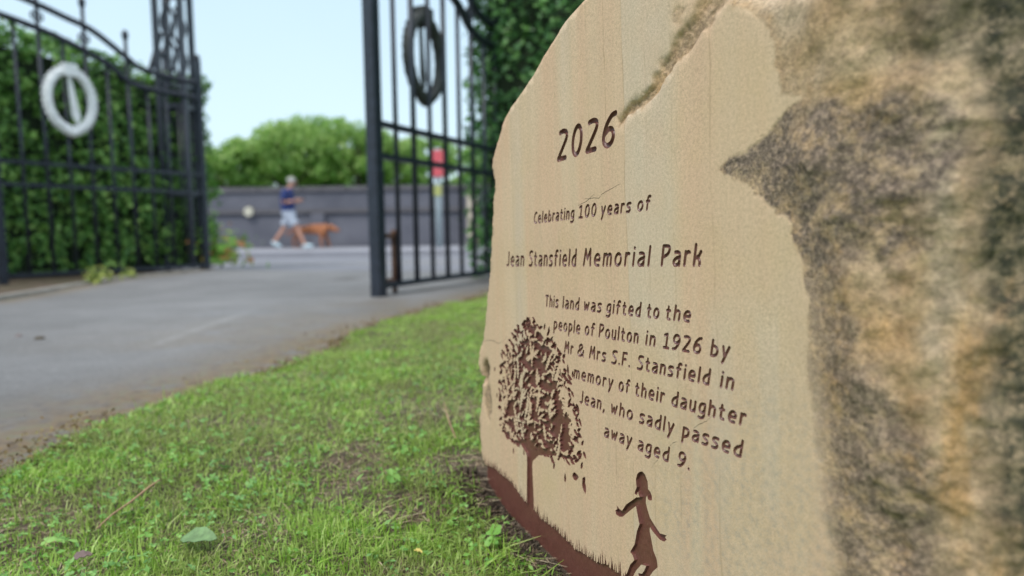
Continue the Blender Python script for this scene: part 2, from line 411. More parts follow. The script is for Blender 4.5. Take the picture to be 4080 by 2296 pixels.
LINES = [  # baseline v, cap height, stroke, words with measured extents in u
 (324.3, 27.0, 4.4, [('2026', 180.7, 274.0)]),
 (272.3, 11.0, 2.2, [('Celebrating', 135.1, 208.7), ('100', 214.3, 242.1), ('years', 247.5, 289.4), ('of', 296.0, 313.3)]),
 (231.7, 15.7, 2.6, [('Jean', 71.7, 112.8), ('Stansfield', 121.1, 210.9), ('Memorial', 219.3, 312.1), ('Park', 321.9, 364.7)]),
 (194.4, 11.4, 2.2, [('This', 153.4, 177.6), ('land', 183.5, 213.4), ('was', 219.8, 246.6), ('gifted', 251.6, 299.5), ('to', 305.6, 319.8), ('the', 327.0, 353.2)]),
 (174.0, 11.6, 2.2, [('people', 165.9, 213.0), ('of', 219.5, 236.2), ('Poulton', 240.4, 295.2), ('in', 302.6, 315.3), ('1926', 322.8, 363.8), ('by', 370.1, 388.4)]),
 (154.7, 11.4, 2.2, [('Mr', 184.3, 201.3), ('&', 206.8, 218.0), ('Mrs', 225.0, 251.3), ('S.F.', 257.5, 283.0), ('Stansfield', 291.4, 371.2), ('in', 378.2, 391.2)]),
 (134.2, 11.5, 2.2, [('memory', 199.2, 260.7), ('of', 267.0, 283.3), ('their', 288.9, 324.2), ('daughter', 330.6, 401.0)]),
 (114.0, 11.7, 2.2, [('Jean,', 208.0, 246.5), ('who', 255.9, 285.2), ('sadly', 292.1, 333.6), ('passed', 339.8, 398.5)]),
 (92.8, 11.6, 2.2, [('away', 244.4, 283.4), ('aged', 289.6, 328.0), ('9.', 335.2, 348.3)]),
]
SLANT = .16
letters = []   # (char, [polylines in mm], halfwidth)
for base_v, cap, sw, words in LINES:
    for wd, u0, u1 in words:
        x = 0; pl = []
        for ch in wd:
            g = Gl[ch]; mxx = max(p[0] for q in g for p in q); mnx = min(p[0] for q in g for p in q)
            oldstyle = -.22 if (ch == '9' and wd == '9.') else 0
            pl.append((ch, [[(p[0] - mnx + x, p[1] + oldstyle * 0) for p in q] for q in g]))
            x += mxx - mnx + .29 + ADV.get(ch, 0)
        # width incl. slant at mid x-height is neutral: slant around y=.36
        xs = [p[0] + SLANT * (p[1] - .36) for _, g in pl for q in g for p in q]
        lo, hi = min(xs), max(xs)
        sw *= 1.0; S = (u1 - u0 - sw) / max(hi - lo, 1e-3)
        for ch, g in pl:
            jit = random.uniform(-.004, .004)
            polys = [[(u0 + sw / 2 + (p[0] + SLANT * (p[1] - .36) - lo) * S, base_v + (p[1] + jit) * cap) for p in q] for q in g]
            letters.append((ch, polys, sw / 2))

GS = .42                          # raster step, mm
RU0, RV0, RU1, RV1 = -24., -92., 404., 366.
nu = int((RU1 - RU0) / GS) + 1; nv = int((RV1 - RV0) / GS) + 1
gu = RU0 + np.arange(nu) * GS; gv = RV0 + np.arange(nv) * GS
FT = np.full((nv, nu), 9.0); LAB = np.full((nv, nu), -1, dtype=np.int32); HWR = np.full((nv, nu), .9)
def seg_dist(PX, PY, poly):
    d = np.full(PX.shape, 1e9)
    for (x0, y0), (x1, y1) in zip(poly[:-1], poly[1:]):
        dx, dy = x1 - x0, y1 - y0; L2 = dx * dx + dy * dy + 1e-12
        t = np.clip(((PX - x0) * dx + (PY - y0) * dy) / L2, 0, 1)
        d = np.minimum(d, np.hypot(PX - x0 - t * dx, PY - y0 - t * dy))
    return d
skel = []
for li, (ch, polys, hw) in enumerate(letters):
    ap = [p for q in polys for p in q]
    x0 = min(p[0] for p in ap) - hw - 2; x1 = max(p[0] for p in ap) + hw + 2
    y0 = min(p[1] for p in ap) - hw - 2; y1 = max(p[1] for p in ap) + hw + 2
    i0 = max(0, int((x0 - RU0) / GS)); i1 = min(nu, int((x1 - RU0) / GS) + 2)
    j0 = max(0, int((y0 - RV0) / GS)); j1 = min(nv, int((y1 - RV0) / GS) + 2)
    PX, PY = np.meshgrid(gu[i0:i1], gv[j0:j1])
    d = np.full(PX.shape, 1e9)
    for q in polys: d = np.minimum(d, seg_dist(PX, PY, q))
    d -= hw
    sub = FT[j0:j1, i0:i1]; mk = d < sub
    sub[mk] = d[mk]; LAB[j0:j1, i0:i1][mk] = li; HWR[j0:j1, i0:i1][mk] = hw
    for q in polys:
        for (xa, ya), (xb, yb) in zip(q[:-1], q[1:]):
            n = max(1, int(math.hypot(xb - xa, yb - ya) / .8))
            for k in range(n): skel.append((xa + (xb - xa) * k / n, ya + (yb - ya) * k / n))
        skel.append(q[-1])

# --- picture pocket: tree, girl, grass strip, falling leaves
FP = np.full((nv, nu), 9.0); LP = np.full((nv, nu), -1, dtype=np.int32)   # 0 tree 1 grass 2 girl 3.. leaf
def put(d, i0, i1, j0, j1, lab):
    sub = FP[j0:j1, i0:i1]; mk = d < sub; sub[mk] = d[mk]; LP[j0:j1, i0:i1][mk] = lab
def win(x0, y0, x1, y1):
    i0 = max(0, int((x0 - RU0) / GS)); i1 = min(nu, int((x1 - RU0) / GS) + 2)
    j0 = max(0, int((y0 - RV0) / GS)); j1 = min(nv, int((y1 - RV0) / GS) + 2)
    return i0, i1, j0, j1
def stroke(poly, r0, r1, lab):
    """tapered stroke"""
    n = len(poly) - 1
    for k, ((x0, y0), (x1, y1)) in enumerate(zip(poly[:-1], poly[1:])):
        ra = r0 + (r1 - r0) * k / n; rb = r0 + (r1 - r0) * (k + 1) / n; r = max(ra, rb) + 2
        w = win(min(x0, x1) - r, min(y0, y1) - r, max(x0, x1) + r, max(y0, y1) + r)
        PX, PY = np.meshgrid(gu[w[0]:w[1]], gv[w[2]:w[3]])
        if PX.size == 0: continue
        dx, dy = x1 - x0, y1 - y0; t = np.clip(((PX - x0) * dx + (PY - y0) * dy) / (dx * dx + dy * dy + 1e-9), 0, 1)
        put(np.hypot(PX - x0 - t * dx, PY - y0 - t * dy) - (ra + (rb - ra) * t), *w, lab)
def leafshape(cx, cy, a, b, ang, lab, pointy=True):
    w = win(cx - a - 2, cy - a - 2, cx + a + 2, cy + a + 2)
    PX, PY = np.meshgrid(gu[w[0]:w[1]], gv[w[2]:w[3]])
    if PX.size == 0: return
    c, s = math.cos(ang), math.sin(ang)
    x = (PX - cx) * c + (PY - cy) * s; y = -(PX - cx) * s + (PY - cy) * c
    xx = np.clip(x / a, -1, 1)
    hw = b * (1 - xx * xx) ** .8 * (1 - .35 * xx) if pointy else b * np.sqrt(1 - xx * xx)
    d = np.maximum(np.abs(y) - hw, np.abs(x) - a)
    put(d, *w, lab)
def poly_sd(PX, PY, poly):
    d = seg_dist(PX, PY, poly + [poly[0]]); ins = np.zeros(PX.shape, bool)
    for (x0, y0), (x1, y1) in zip(poly, poly[1:] + [poly[0]]):
        cnd = ((y0 > PY) != (y1 > PY)) & (PX < (x1 - x0) * (PY - y0) / (y1 - y0 + 1e-12) + x0)
        ins ^= cnd
    return np.where(ins, -d, d)

crown = [(126.5, 180), (144, 173), (160, 166), (168, 157), (177, 150), (187, 138), (193, 125), (195, 112), (203, 98), (206, 80), (203, 66), (190, 60), (168, 55), (146, 51), (127, 52), (112, 54), (98, 54), (85, 50), (70, 48), (50, 56), (42, 70), (46, 90), (49, 110), (50, 126), (58, 140), (72, 154), (87, 166), (109, 175)]
rl = random.Random(5)
PXX, PYY = np.meshgrid(gu, gv)
crown_sd = poly_sd(PXX, PYY, crown)
def csd(x, y):
    i = int((x - RU0) / GS); j = int((y - RV0) / GS)
    return crown_sd[j, i] if 0 <= i < nu and 0 <= j < nv else 9
cnt = 0
while cnt < 760:
    x, y = rl.uniform(30, 215), rl.uniform(38, 188); s_ = csd(x, y)
    if s_ > 3.5: continue
    cnt += 1
    leafshape(x, y, rl.uniform(2.6, 5.2), rl.uniform(1.2, 2.1), rl.uniform(-.9, .9), 0)
_P = np.stack([PXX.ravel(), PYY.ravel(), 0 * PXX.ravel()], 1); _n = fbm(_P, .085, 3, 640).reshape(PXX.shape) * 16; _h = crown_sd + 14 + _n; wj = _h < FP; FP[wj] = _h[wj]; LP[wj] = 0
# denser cores and branches
for cx, cy, rx, ry, n in [(130, 158, 18, 12, 25), (88, 92, 20, 18, 60), (150, 90, 24, 16, 50), (118, 66, 30, 11, 60)]:
    for _ in range(n):
        an = rl.uniform(0, 6.28); q = math.sqrt(rl.random())
        leafshape(cx + rx * q * math.cos(an), cy + ry * q * math.sin(an), rl.uniform(3.5, 6), rl.uniform(1.8, 3.0), rl.uniform(-.9, .9), 0)
for p, r0, r1 in [([(110, -12), (111, 20), (110, 42), (108, 60), (104, 90), (100, 130), (104, 165)], 6.5, 1.2),
                  ([(111, 34), (118, 56), (132, 84), (142, 112), (146, 150)], 5.0, 1.0),
                  ([(110, 42), (98, 66), (80, 92), (66, 118)], 4.6, 1.0), ([(116, 44), (140, 60), (168, 78), (188, 100)], 4.4, 1.0),
                  ([(108, 60), (112, 100), (124, 140), (126, 172)], 4.0, .9), ([(104, 48), (84, 58), (62, 66)], 3.2, .9), ([(130, 52), (160, 58), (196, 62)], 3.0, .9)]:
    stroke(p, r0, r1, 0)
stroke([(109.5, -16), (110.5, 10), (111, 34)], 8.2, 5.6, 0)
# raised slivers left standing inside the crown
for _k in range(330):
    x, y = rl.uniform(45, 200), rl.uniform(55, 170)
    if csd(x, y) > -5 or (abs(x - 110) < 8 and y < 60): continue
    L_, b = (rl.uniform(1.2, 2.4), rl.uniform(.7, 1.2)) if _k < 60 else ((rl.uniform(2.5, 6), rl.uniform(.8, 1.6)) if _k < 280 else (rl.uniform(7, 13), rl.uniform(1.3, 2.4))); ang = (R(90) if _k > 290 else (R(20) if _k % 3 else R(75))) + rl.uniform(-.5, .35) - (x - 115) * .004
    w = win(x - L_ - 2, y - L_ - 2, x + L_ + 2, y + L_ + 2); PX, PY = np.meshgrid(gu[w[0]:w[1]], gv[w[2]:w[3]])
    c_, s_ = math.cos(ang), math.sin(ang); X_ = (PX - x) * c_ + (PY - y) * s_; Y_ = -(PX - x) * s_ + (PY - y) * c_
    xx = np.clip(X_ / L_, -1, 1); d = np.maximum(np.abs(Y_) - b * (1 - xx * xx) ** .6 * (1 + .4 * np.sin(X_ * 1.7 + x)), np.abs(X_) - L_)
    sub = FP[w[2]:w[3], w[0]:w[1]]; sub[:] = np.maximum(sub, -d)
for x, y, a_, b_, g_ in [(208, 97, 4.2, 1.7, -1.0), (211, 80, 3.4, 1.5, .9), (214, 70, 3.6, 1.9, -.9), (209, 60, 3.8, 1.6, 1.2), (212, 48, 3.6, 2.3, 1.0), (198, 47, 5.5, 3.4, .2), (180, 41, 4.5, 1.7, 1.5), (160, 47, 4.2, 1.5, 1.3), (75, 40, 3.6, 1.5, 1.6), (99, 44, 3.2, 1.3, 1.6), (38, 92, 2.8, 1.3, 1.6), (34, 120, 3.0, 1.4, 1.2), (150, 176, 3.6, 1.5, 1.2), (158, 174, 3.4, 1.3, 1.1), (184, 152, 3.4, 2.0, .6), (190, 141, 5.0, 1.6, 1.6), (198, 138, 3.4, 1.5, 1.4)]:
    leafshape(x, y, a_, b_, g_, 0)
leafshape(204.5, 108.0, 5.0, 2.6, -1.15, 4)
leafshape(212.3, 41.6, 5.8, 3.0, -1.25, 3)
# grass strip with spiky top
stop = [(-24, 4), (-0.6, 1.0), (25, 4.0), (40, 2.0), (64, 0.5), (78, -4), (99, -11), (120, -14), (132, -17.5), (158, -18), (181, -21), (193, -24), (212, -22), (228, -22), (245, -18), (265, -19), (300, -20), (345, -17), (404, -14)]
su = np.array([p[0] for p in stop]); svv = np.array([p[1] for p in stop])
svv = svv + 4.2
top = np.interp(gu, su, svv) + .6 * np.sin(gu * .9) + .4 * np.sin(gu * 2.3)
dd = (PYY - top[None, :])
dd = dd * .9
wj = (dd < FP); FP[wj] = dd[wj]; LP[wj] = 1
x = -10.0
while x < 402:
    yb = float(np.interp(x, su, svv)); h = rl.uniform(3.5, 7.5) if rl.random() < .7 else rl.uniform(7.5, 12.5)
    r0 = rl.uniform(.75, 1.2)
    stroke([(x, yb - 2.5), (x + rl.uniform(-.6, 1.0), yb + h * .55), (x + rl.uniform(-.8, 1.2), yb + h)], r0, .12, 1)
    x += rl.uniform(1.6, 4.4)
girl = [(291.6, 76.8), (288.4, 74.2), (286.6, 69.3), (287.0, 66.2), (287.5, 63.8), (285.2, 59.6), (284.7, 57.6), (287.8, 57.8), (288.9, 60.7), (289.9, 58.4), (291.0, 57.0), (286.6, 55.6), (282.3, 52.3), (273.5, 46.0), (267.5, 38.9), (263.8, 39.3), (260.1, 41.2), (261.2, 38.2), (258.2, 36.4), (259.6, 33.2), (264.2, 33.0), (268.6, 34.6), (277.7, 42.1), (286.2, 48.8), (287.3, 45.2), (288.7, 40.6), (290.3, 36.0), (286.7, 29.0), (283.7, 18.2), (277.5, 9.7), (280.7, 8.3), (282.7, 5.2), (277.1, -0.6), (272.4, -9.8), (268.0, -14.5), (270, -24), (278, -24), (280.0, -9.9), (284.5, -2.5), (291.5, 5.1), (294.1, 5.9), (297.7, 6.6), (295.0, 1.7), (292.3, -1.6), (287.6, -3.0), (288.6, -8.0), (291, -24), (298, -24), (298.9, -3.2), (306.1, 6.0), (311.5, 11.2), (310.3, 17.0), (306.6, 21.7), (304.4, 29.7), (302.8, 35.3), (303.0, 38.2), (308.0, 35.4), (314.6, 32.8), (319.4, 33.2), (322.3, 35.7), (320.3, 36.8), (322.6, 38.9), (318.5, 38.2), (314.7, 37.6), (309.1, 41.3), (303.4, 45.3), (300.4, 50.7), (298.4, 55.0), (298.7, 59.0), (300.1, 61.2), (301.0, 58.5), (303.0, 58.2), (305.8, 59.3), (306.0, 62.3), (304.1, 65.1), (301.4, 66.4), (301.2, 72.1), (298.1, 76.6), (295, 78)]
w = win(252, -26, 330, 84); PX, PY = np.meshgrid(gu[w[0]:w[1]], gv[w[2]:w[3]]); put(poly_sd(PX, PY, girl), *w, 2)

# --- contours by marching squares
def contour(G, lev):
    s = G - lev; s = np.where(np.abs(s) < 1e-4, 1e-4, s); ny, nx = s.shape
    hx = (s[:, :-1] * s[:, 1:]) < 0; hy = (s[:-1, :] * s[1:, :]) < 0
    idh = np.full(hx.shape, -1); idv = np.full(hy.shape, -1)
    nh = int(hx.sum()); nvv = int(hy.sum())
    idh[hx] = np.arange(nh); idv[hy] = nh + np.arange(nvv)
    jj, ii = np.nonzero(hx); t = np.clip(s[jj, ii] / (s[jj, ii] - s[jj, ii + 1]), .06, .94)
    P1 = np.stack([RU0 + (ii + t) * GS, RV0 + jj * GS], 1)
    jj, ii = np.nonzero(hy); t = np.clip(s[jj, ii] / (s[jj, ii] - s[jj + 1, ii]), .06, .94)
    P2 = np.stack([RU0 + ii * GS, RV0 + (jj + t) * GS], 1)
    P = np.concatenate([P1, P2])
    b = idh[:-1, :]; tt = idh[1:, :]; l = idv[:, :-1]; r = idv[:, 1:]
    E4 = np.stack([b, r, tt, l], -1).reshape(-1, 4)
    c = (E4 >= 0).sum(1); edges = []
    two = E4[c == 2]; two = np.sort(two, axis=1)[:, 2:]; edges.append(two)
    four = E4[c == 4]
    if len(four): edges += [four[:, [0, 1]], four[:, [2, 3]]]
    return P, np.concatenate(edges)

# --- outline, base shape and masks of the front
LO = [(-1, -92), (-2, -40), (0, 0), (-10, 17), (-13, 52), (-3, 78), (2, 100), (-4, 110), (-11, 121), (-6, 134), (6, 150), (12, 166), (22, 200), (30, 222), (36, 250), (41, 275), (45, 300), (47.5, 322), (45, 338), (47, 347), (60, 361), (74, 378), (92, 390), (118, 399), (144.6, 411.5), (170, 425), (200.7, 439.5), (232, 447.3), (270, 458), (310, 468), (350, 476), (405, 480)]
lo_v = np.array([p[1] for p in LO], float); lo_u = np.array([p[0] for p in LO], float)
def uleft(v):
    v = np.asarray(v, float); o = np.interp(v, lo_v, lo_u)
    return o + np.where(v < 455, .7 * np.sin(v * .31) + .45 * np.sin(v * .83 + 1) + .3 * np.sin(v * 1.9), 0)
SB = [(-92, 452), (60, 458), (104, 451), (172, 445), (215, 446), (240, 440), (255, 434), (277, 408), (284, 392), (290, 380), (294, 379), (299, 392), (303, 410), (310, 421), (319, 432), (323, 446), (327, 428), (340, 427), (354, 425), (366, 421), (378, 411), (388, 395), (398, 378), (420, 372), (480, 360)]
sb_v = np.array([p[0] for p in SB], float); sb_u = np.array([p[1] for p in SB], float)
groove = [(276, 341), (287, 347), (305, 350.5), (320, 358), (328, 366), (342, 374), (354, 380), (366, 388), (378, 398), (392, 430), (400, 482)]
def masks(u, v):
    P = np.stack([u, v, np.zeros_like(u)], 1)
    s0 = np.interp(v, sb_v, sb_u)
    d = np.where(u > s0, 1.0, -1.0) * seg_dist(u, v, list(zip(sb_u, sb_v)))
    d = d + np.interp(v, [200, 235, 250, 480], [.4, .8, 1, 1]) * (2.6 * fbm(P, .09, 4, 3) + 1.0 * vnoise(P, .4, 4))
    gd = seg_dist(u, v, groove); gw = np.interp(v, [340, 350, 375, 400, 440], [1.2, 4.5, 8, 15, 30]) * (1 + .35 * vnoise(P, .12, 8))
    gm = 1 - sstep(.55, 1.05, gd / gw)
    leftchip = np.maximum(1 - sstep(.6, 1.1, np.hypot((u - 13) / 11, (v - 82) / 26) + .15 * vnoise(P, .2, 9)), 1 - sstep(.6, 1.0, np.hypot((u - 45) / 3.2, (v - 318) / 13) + .3 * vnoise(P, .3, 10)))
    notch = 1 - sstep(.72, 1.0, np.hypot((u - 9 - .2 * (v - 115)) / 10.5, (v - 113) / 15))
    patch = 0.9 * (1 - sstep(.5, 1.1, np.hypot((u - 345) / 7, (v - 398) / 9) + .35 * vnoise(P, .25, 12)))
    rough = np.clip(np.maximum.reduce([np.interp(v, [120, 215, 235], [0, .75, 1]) * sstep(-.5, 2.2, d) + (1 - np.interp(v, [120, 215, 235], [0, .75, 1])) * sstep(-4, 20, d), gm * .95, leftchip * .8, notch, patch * .6]), 0, 1)
    return d, gm, leftchip, notch, rough, patch
def disp(u, v, m):
    """outward displacement in mm"""
    d, gm, chip, notch, rough, patch = m
    P = np.stack([u, v, np.zeros_like(u)], 1)
    w = .35 * vnoise(P, .012, 1) + .12 * vnoise(P, .05, 2)
    n1 = fbm(P, .022, 4, 20); n2 = fbm(P, (.07, .07, .07), 4, 30); rid = 1 - np.abs(fbm(P, (.03, .022, .03), 3, 41)) * 2
    far = sstep(4, 45, d); inn = sstep(-.5, 4.0, d)
    stepn = fbm(P, (.018, .03, 1), 3, 44) * 3.2; w = w + far * (8.5 * n1 + 3.5 * (rid - .5) + .9 * (np.floor(stepn) + sstep(.6, 1.0, stepn - np.floor(stepn)))) + inn * (1.0 * n2 - .25) + far * .45 * vnoise(P, .35, 50)
    w = w - 3.3 * gm * (1 + .35 * n2) + gm * .8 * vnoise(P, .4, 51)
    w = w - 1.6 * chip + chip * .6 * n2 - 11.0 * notch + patch * (.5 * n2 - .6)
    # top shoulder leaning back
    vt = np.interp(u, [300, 360, 378, 412, 450, 600], [470, 402, 396, 374, 368, 350]); t = np.clip(v - vt, 0, None)
    w = w - .55 * t * sstep(0, 14, t) - t * t / 260 - far * 1.2 * sstep(-2.5, 2.5, v - 320 - .12 * (u - 470) - 4 * n1)
    # ledge running down the rough side
    led = u - (470 + 10 * np.sin(v * .02) + .10 * (340 - v)); w = w + far * 3.0 * sstep(3, -3, led)
    return w

smooth_attrs = lambda u, v: None
def stone_attrs(u, v, m):
    d, gm, chip, notch, rough, patch = m
    P = np.stack([u, v, np.zeros_like(u)], 1)
    pt = fbm(P, .03, 4, 60)
    nz = .35 * fbm(P, .05, 3, 61) + .5 * pt
    A1 = sstep(.35, -.15, np.hypot((u - 438) / 75, (v - 275) / 46) - 1 + nz) * sstep(324, 316, v + 6 * pt)
    A2 = .8 * sstep(.3, -.2, np.hypot((u - 452) / 24, (v - 215) / 55) - 1 + nz)
    B1 = .85 * sstep(.35, -.3, np.hypot((u - 476) / 36, (v - 120) / 66) - 1 + nz)
    T1 = .35 * sstep(.3, -.3, np.hypot((u - 500) / 14, (v - 340) / 30) - 1 + nz)
    pat = np.maximum.reduce([A1, A2, B1, T1])
    pat = np.maximum(pat * sstep(-1, 2, d), np.maximum.reduce([gm * sstep(362, 376, v) * .25 * (v < 396), chip * .75, notch, patch]))
    sm = np.interp(v, [60, 90, 150, 250, 345], [541, 538, 527, 526, 524])
    wig = 9 * fbm(P, .02, 3, 70) + 6 * fbm(P, .09, 3, 71)
    ms = sstep(-10, 12, u - sm - wig)
    ms = np.maximum(ms, .45 * sstep(.1, .45, fbm(P, .04, 4, 75)) * sstep(495, 515, u))
    ms = np.maximum(ms, .85 * notch)  # notch has no moss: shade of the hollow painted in, also through patina
    ms = np.maximum(ms, .7 * sstep(.4, -.2, np.hypot((u - 516) / 16, (v - 352) / 22) - 1 + nz))
    ochre = np.exp(-((u - 500 - wig * .8) / 10) ** 2) * sstep(275, 235, v) + .6 * sstep(.0, .5, fbm(P, (.03, .012, 1), 3, 76)) * sstep(0, 15, d)
    pale = np.exp(-((u - 511 - wig * .8) / 8) ** 2) * sstep(320, 290, v) * sstep(150, 200, v) + .9 * sstep(322, 332, v) * sstep(2, 10, d) * (.6 + .5 * pt)  # pale streak, plus sky brightness on the top shoulder put into the colour
    lean = -.002 * (v - 200)
    strip = sstep(270, 276, u) * (1 - sstep(332, 346, u)) * sstep(140, 215, v + 20 * vnoise(P, .03, 80)) * (.75 + .25 * vnoise(P, .05, 81)) * (1 - rough)
    strip = np.maximum(strip, .6 * sstep(.25, .7, vnoise(P, (.05, .008, 1), 82)) * sstep(225, 190, v) * sstep(250, 275, u))
    speck = sstep(250, 400, u) * sstep(230, 60, v) * .55 + sstep(.2, .6, vnoise(P, .02, 83)) * .2
    # thin bedding lines that run up the face
    ln = np.zeros_like(u)
    for x0, sl, wd, st in [(259, -.012, .5, .8), (283.2, -.008, .45, .6), (236, -.015, .4, .35), (375, .01, .7, .4), (182, -.01, .5, .3), (120, -.01, .6, .25)]:
        ln = np.maximum(ln, st * np.exp(-((u - x0 - sl * (v - 240) - 1.0 * np.sin(v * .025 + x0)) / wd) ** 2) * sstep(60, 150, v))
    return dict(ochre=np.clip(ochre, 0, 1), pale=np.clip(pale, 0, 1), rough=rough, patina=pat, moss=ms, strip=np.clip(strip, 0, 1), speck=speck, crackline=ln)

pts = []; edges = []
def addP(P, E=None):
    b = sum(len(q) for q in pts); pts.append(np.asarray(P, float))
    if E is not None: edges.append(np.asarray(E) + b)
for G_, lv in ((FT, 0.0), (FT, -.38), (FT, -1.0), (FP, 0.0), (FP, -.45)):
    addP(*contour(G_, lv))
# boundary
SEAM = 405.0
seam_v = np.arange(-92, 480.01, 1.43); seam_v = np.linspace(-92, 480, len(seam_v))
lv_ = [-92.]
while lv_[-1] < 474: lv_.append(lv_[-1] + 2.0)
for q in (475, 476, 477, 478, 479): lv_.append(float(q))
lv_ = np.array(sorted(set([x for x in lv_ if x < 479.5]))); Lb = np.stack([uleft(lv_), lv_], 1)
seam = np.stack([np.full(len(seam_v), SEAM), seam_v], 1)
bot = np.stack([np.arange(6, 402, 8.0), np.full(len(np.arange(6, 402, 8.0)), -92.0)], 1)
loop = np.concatenate([Lb, seam[::-1], bot[::-1]])
addP(loop, [(k, (k + 1) % len(loop)) for k in range(len(loop))])
n_front_loop = len(loop)
# fill points
def sampT(u, v, G):
    i = np.clip(np.round((u - RU0) / GS).astype(int), 0, nu - 1); j = np.clip(np.round((v - RV0) / GS).astype(int), 0, nv - 1)
    r = G[j, i].astype(float); r[(u < RU0) | (u > RU1) | (v < RV0) | (v > RV1)] = 9
    return r
g1 = np.stack([q.ravel() for q in np.meshgrid(np.arange(-20, 403, 6.0), np.arange(-90, 478, 6.0))], 1)
g1 = g1 + RNG.uniform(-1.5, 1.5, g1.shape)
g2 = np.stack([q.ravel() for q in np.meshgrid(np.arange(-20, 404, 1.35), np.arange(-90, 478, 1.35))], 1)
g2 = g2 + RNG.uniform(-.25, .25, g2.shape)
mk2 = masks(g2[:, 0], g2[:, 1]); g2 = g2[(mk2[4] > .01) | (np.abs(g2[:, 0] - 402) < 3)]
for g in (g1, g2):
    ok = (g[:, 0] > uleft(g[:, 1]) + 1.2) & (g[:, 0] < SEAM - .6) & (np.minimum(sampT(g[:, 0], g[:, 1], FT), sampT(g[:, 0], g[:, 1], FP)) > .6)
    addP(g[ok])
sk = np.array(skel); sk = sk[sampT(sk[:, 0], sk[:, 1], FT) < -.55]; addP(sk)
PTS = np.concatenate(pts); ED = np.concatenate(edges)
res = delaunay_2d_cdt([Vector((float(p[0]), float(p[1]))) for p in PTS], [(int(a_), int(b_)) for a_, b_ in ED], [], 0, 1e-4)
CV = np.array([(p.x, p.y) for p in res[0]]); CF = np.array([f for f in res[2] if len(f) == 3])
cen = CV[CF].mean(1)
inside = cen[:, 0] > uleft(cen[:, 1]) - 1e-6
# exact interpolation against the sampled outline
inside &= cen[:, 0] > np.interp(cen[:, 1], Lb[:, 1], Lb[:, 0])
CF = CF[inside]; cen = cen[inside]
def bil(G, P):
    x = np.clip((P[:, 0] - RU0) / GS, 0, nu - 1.001); y = np.clip((P[:, 1] - RV0) / GS, 0, nv - 1.001)
    i = x.astype(int); j = y.astype(int); fx = x - i; fy = y - j
    r = G[j, i] * (1 - fx) * (1 - fy) + G[j, i + 1] * fx * (1 - fy) + G[j + 1, i] * (1 - fx) * fy + G[j + 1, i + 1] * fx * fy
    r = np.where((P[:, 0] > RU1) | (P[:, 1] > RV1), 9, r); return r
vT = bil(FT, CV); vP = bil(FP, CV)
cT = bil(FT, cen); cP = bil(FP, cen)
hwV = sampT(CV[:, 0], CV[:, 1], HWR)
tt = np.clip((-vT - .04) / hwV, 0, 1)
depth = np.where(vT < -.04, 1.35 * hwV * np.sqrt(np.clip(1 - (1 - tt) ** 2, 0, 1)), 0)
Pn = np.stack([CV[:, 0], CV[:, 1], np.zeros(len(CV))], 1)
depth = np.maximum(depth, np.where(vP < -.05, 2.6 * sstep(.05, .42, -vP), 0))
isL = (cT < 0); isP = (cP < 0) & ~isL
mm_ = masks(CV[:, 0], CV[:, 1])
wOut = disp(CV[:, 0], CV[:, 1], mm_)
front = np.stack([CV[:, 0], -wOut + depth, CV[:, 1]], 1)
# small crack lines: real, shallow V cuts made by pulling in nearby vertices is too coarse, so they are narrow wedges (below)

# --- right-hand broken side, wrapped round towards the back
S1 = np.concatenate([np.arange(SEAM, 560, 1.15), np.arange(560, 800, 4.0)])
SS, VV = np.meshgrid(S1, seam_v)
s0r = np.interp(VV, sb_v, sb_u); s0s = 450 + 0 * VV
phi = R(58) * sstep(0, 120, SS - (s0s + 4)) + R(75) * sstep(120, 330, SS - s0s)
ds = np.diff(S1, prepend=S1[0])[None, :]
cu = SEAM + np.cumsum(np.cos(phi) * ds, axis=1) ; cy = np.cumsum(np.sin(phi) * ds, axis=1)
mr = masks(SS.ravel(), VV.ravel()); wr = disp(SS.ravel(), VV.ravel(), mr).reshape(SS.shape)
nx_ = np.sin(phi); ny_ = -np.cos(phi)
right = np.stack([cu + nx_ * wr, cy + ny_ * wr, VV], -1)
nr, ncn = SS.shape
# --- assemble
seam_key = {}
Vall = [front]; nF = len(front)
d_s = CV[:, 0] > SEAM - 1e-3
idx_s = np.nonzero(d_s)[0]; vs_ = CV[idx_s, 1]
seam_idx = np.array([idx_s[np.argmin(np.abs(vs_ - q))] for q in seam_v])
ridx = np.zeros((nr, ncn), dtype=int); ridx[:, 0] = seam_idx
ridx[:, 1:] = nF + np.arange(nr * (ncn - 1)).reshape(nr, ncn - 1)
Vall.append(right[:, 1:].reshape(-1, 3)); cntv = nF + nr * (ncn - 1)
stoneF = CF[~(isL | isP)]
a_, b_, c_, d_ = ridx[:-1, :-1].ravel(), ridx[:-1, 1:].ravel(), ridx[1:, 1:].ravel(), ridx[1:, :-1].ravel()
F_right = np.concatenate([np.stack([a_, b_, c_], 1), np.stack([a_, c_, d_], 1)])
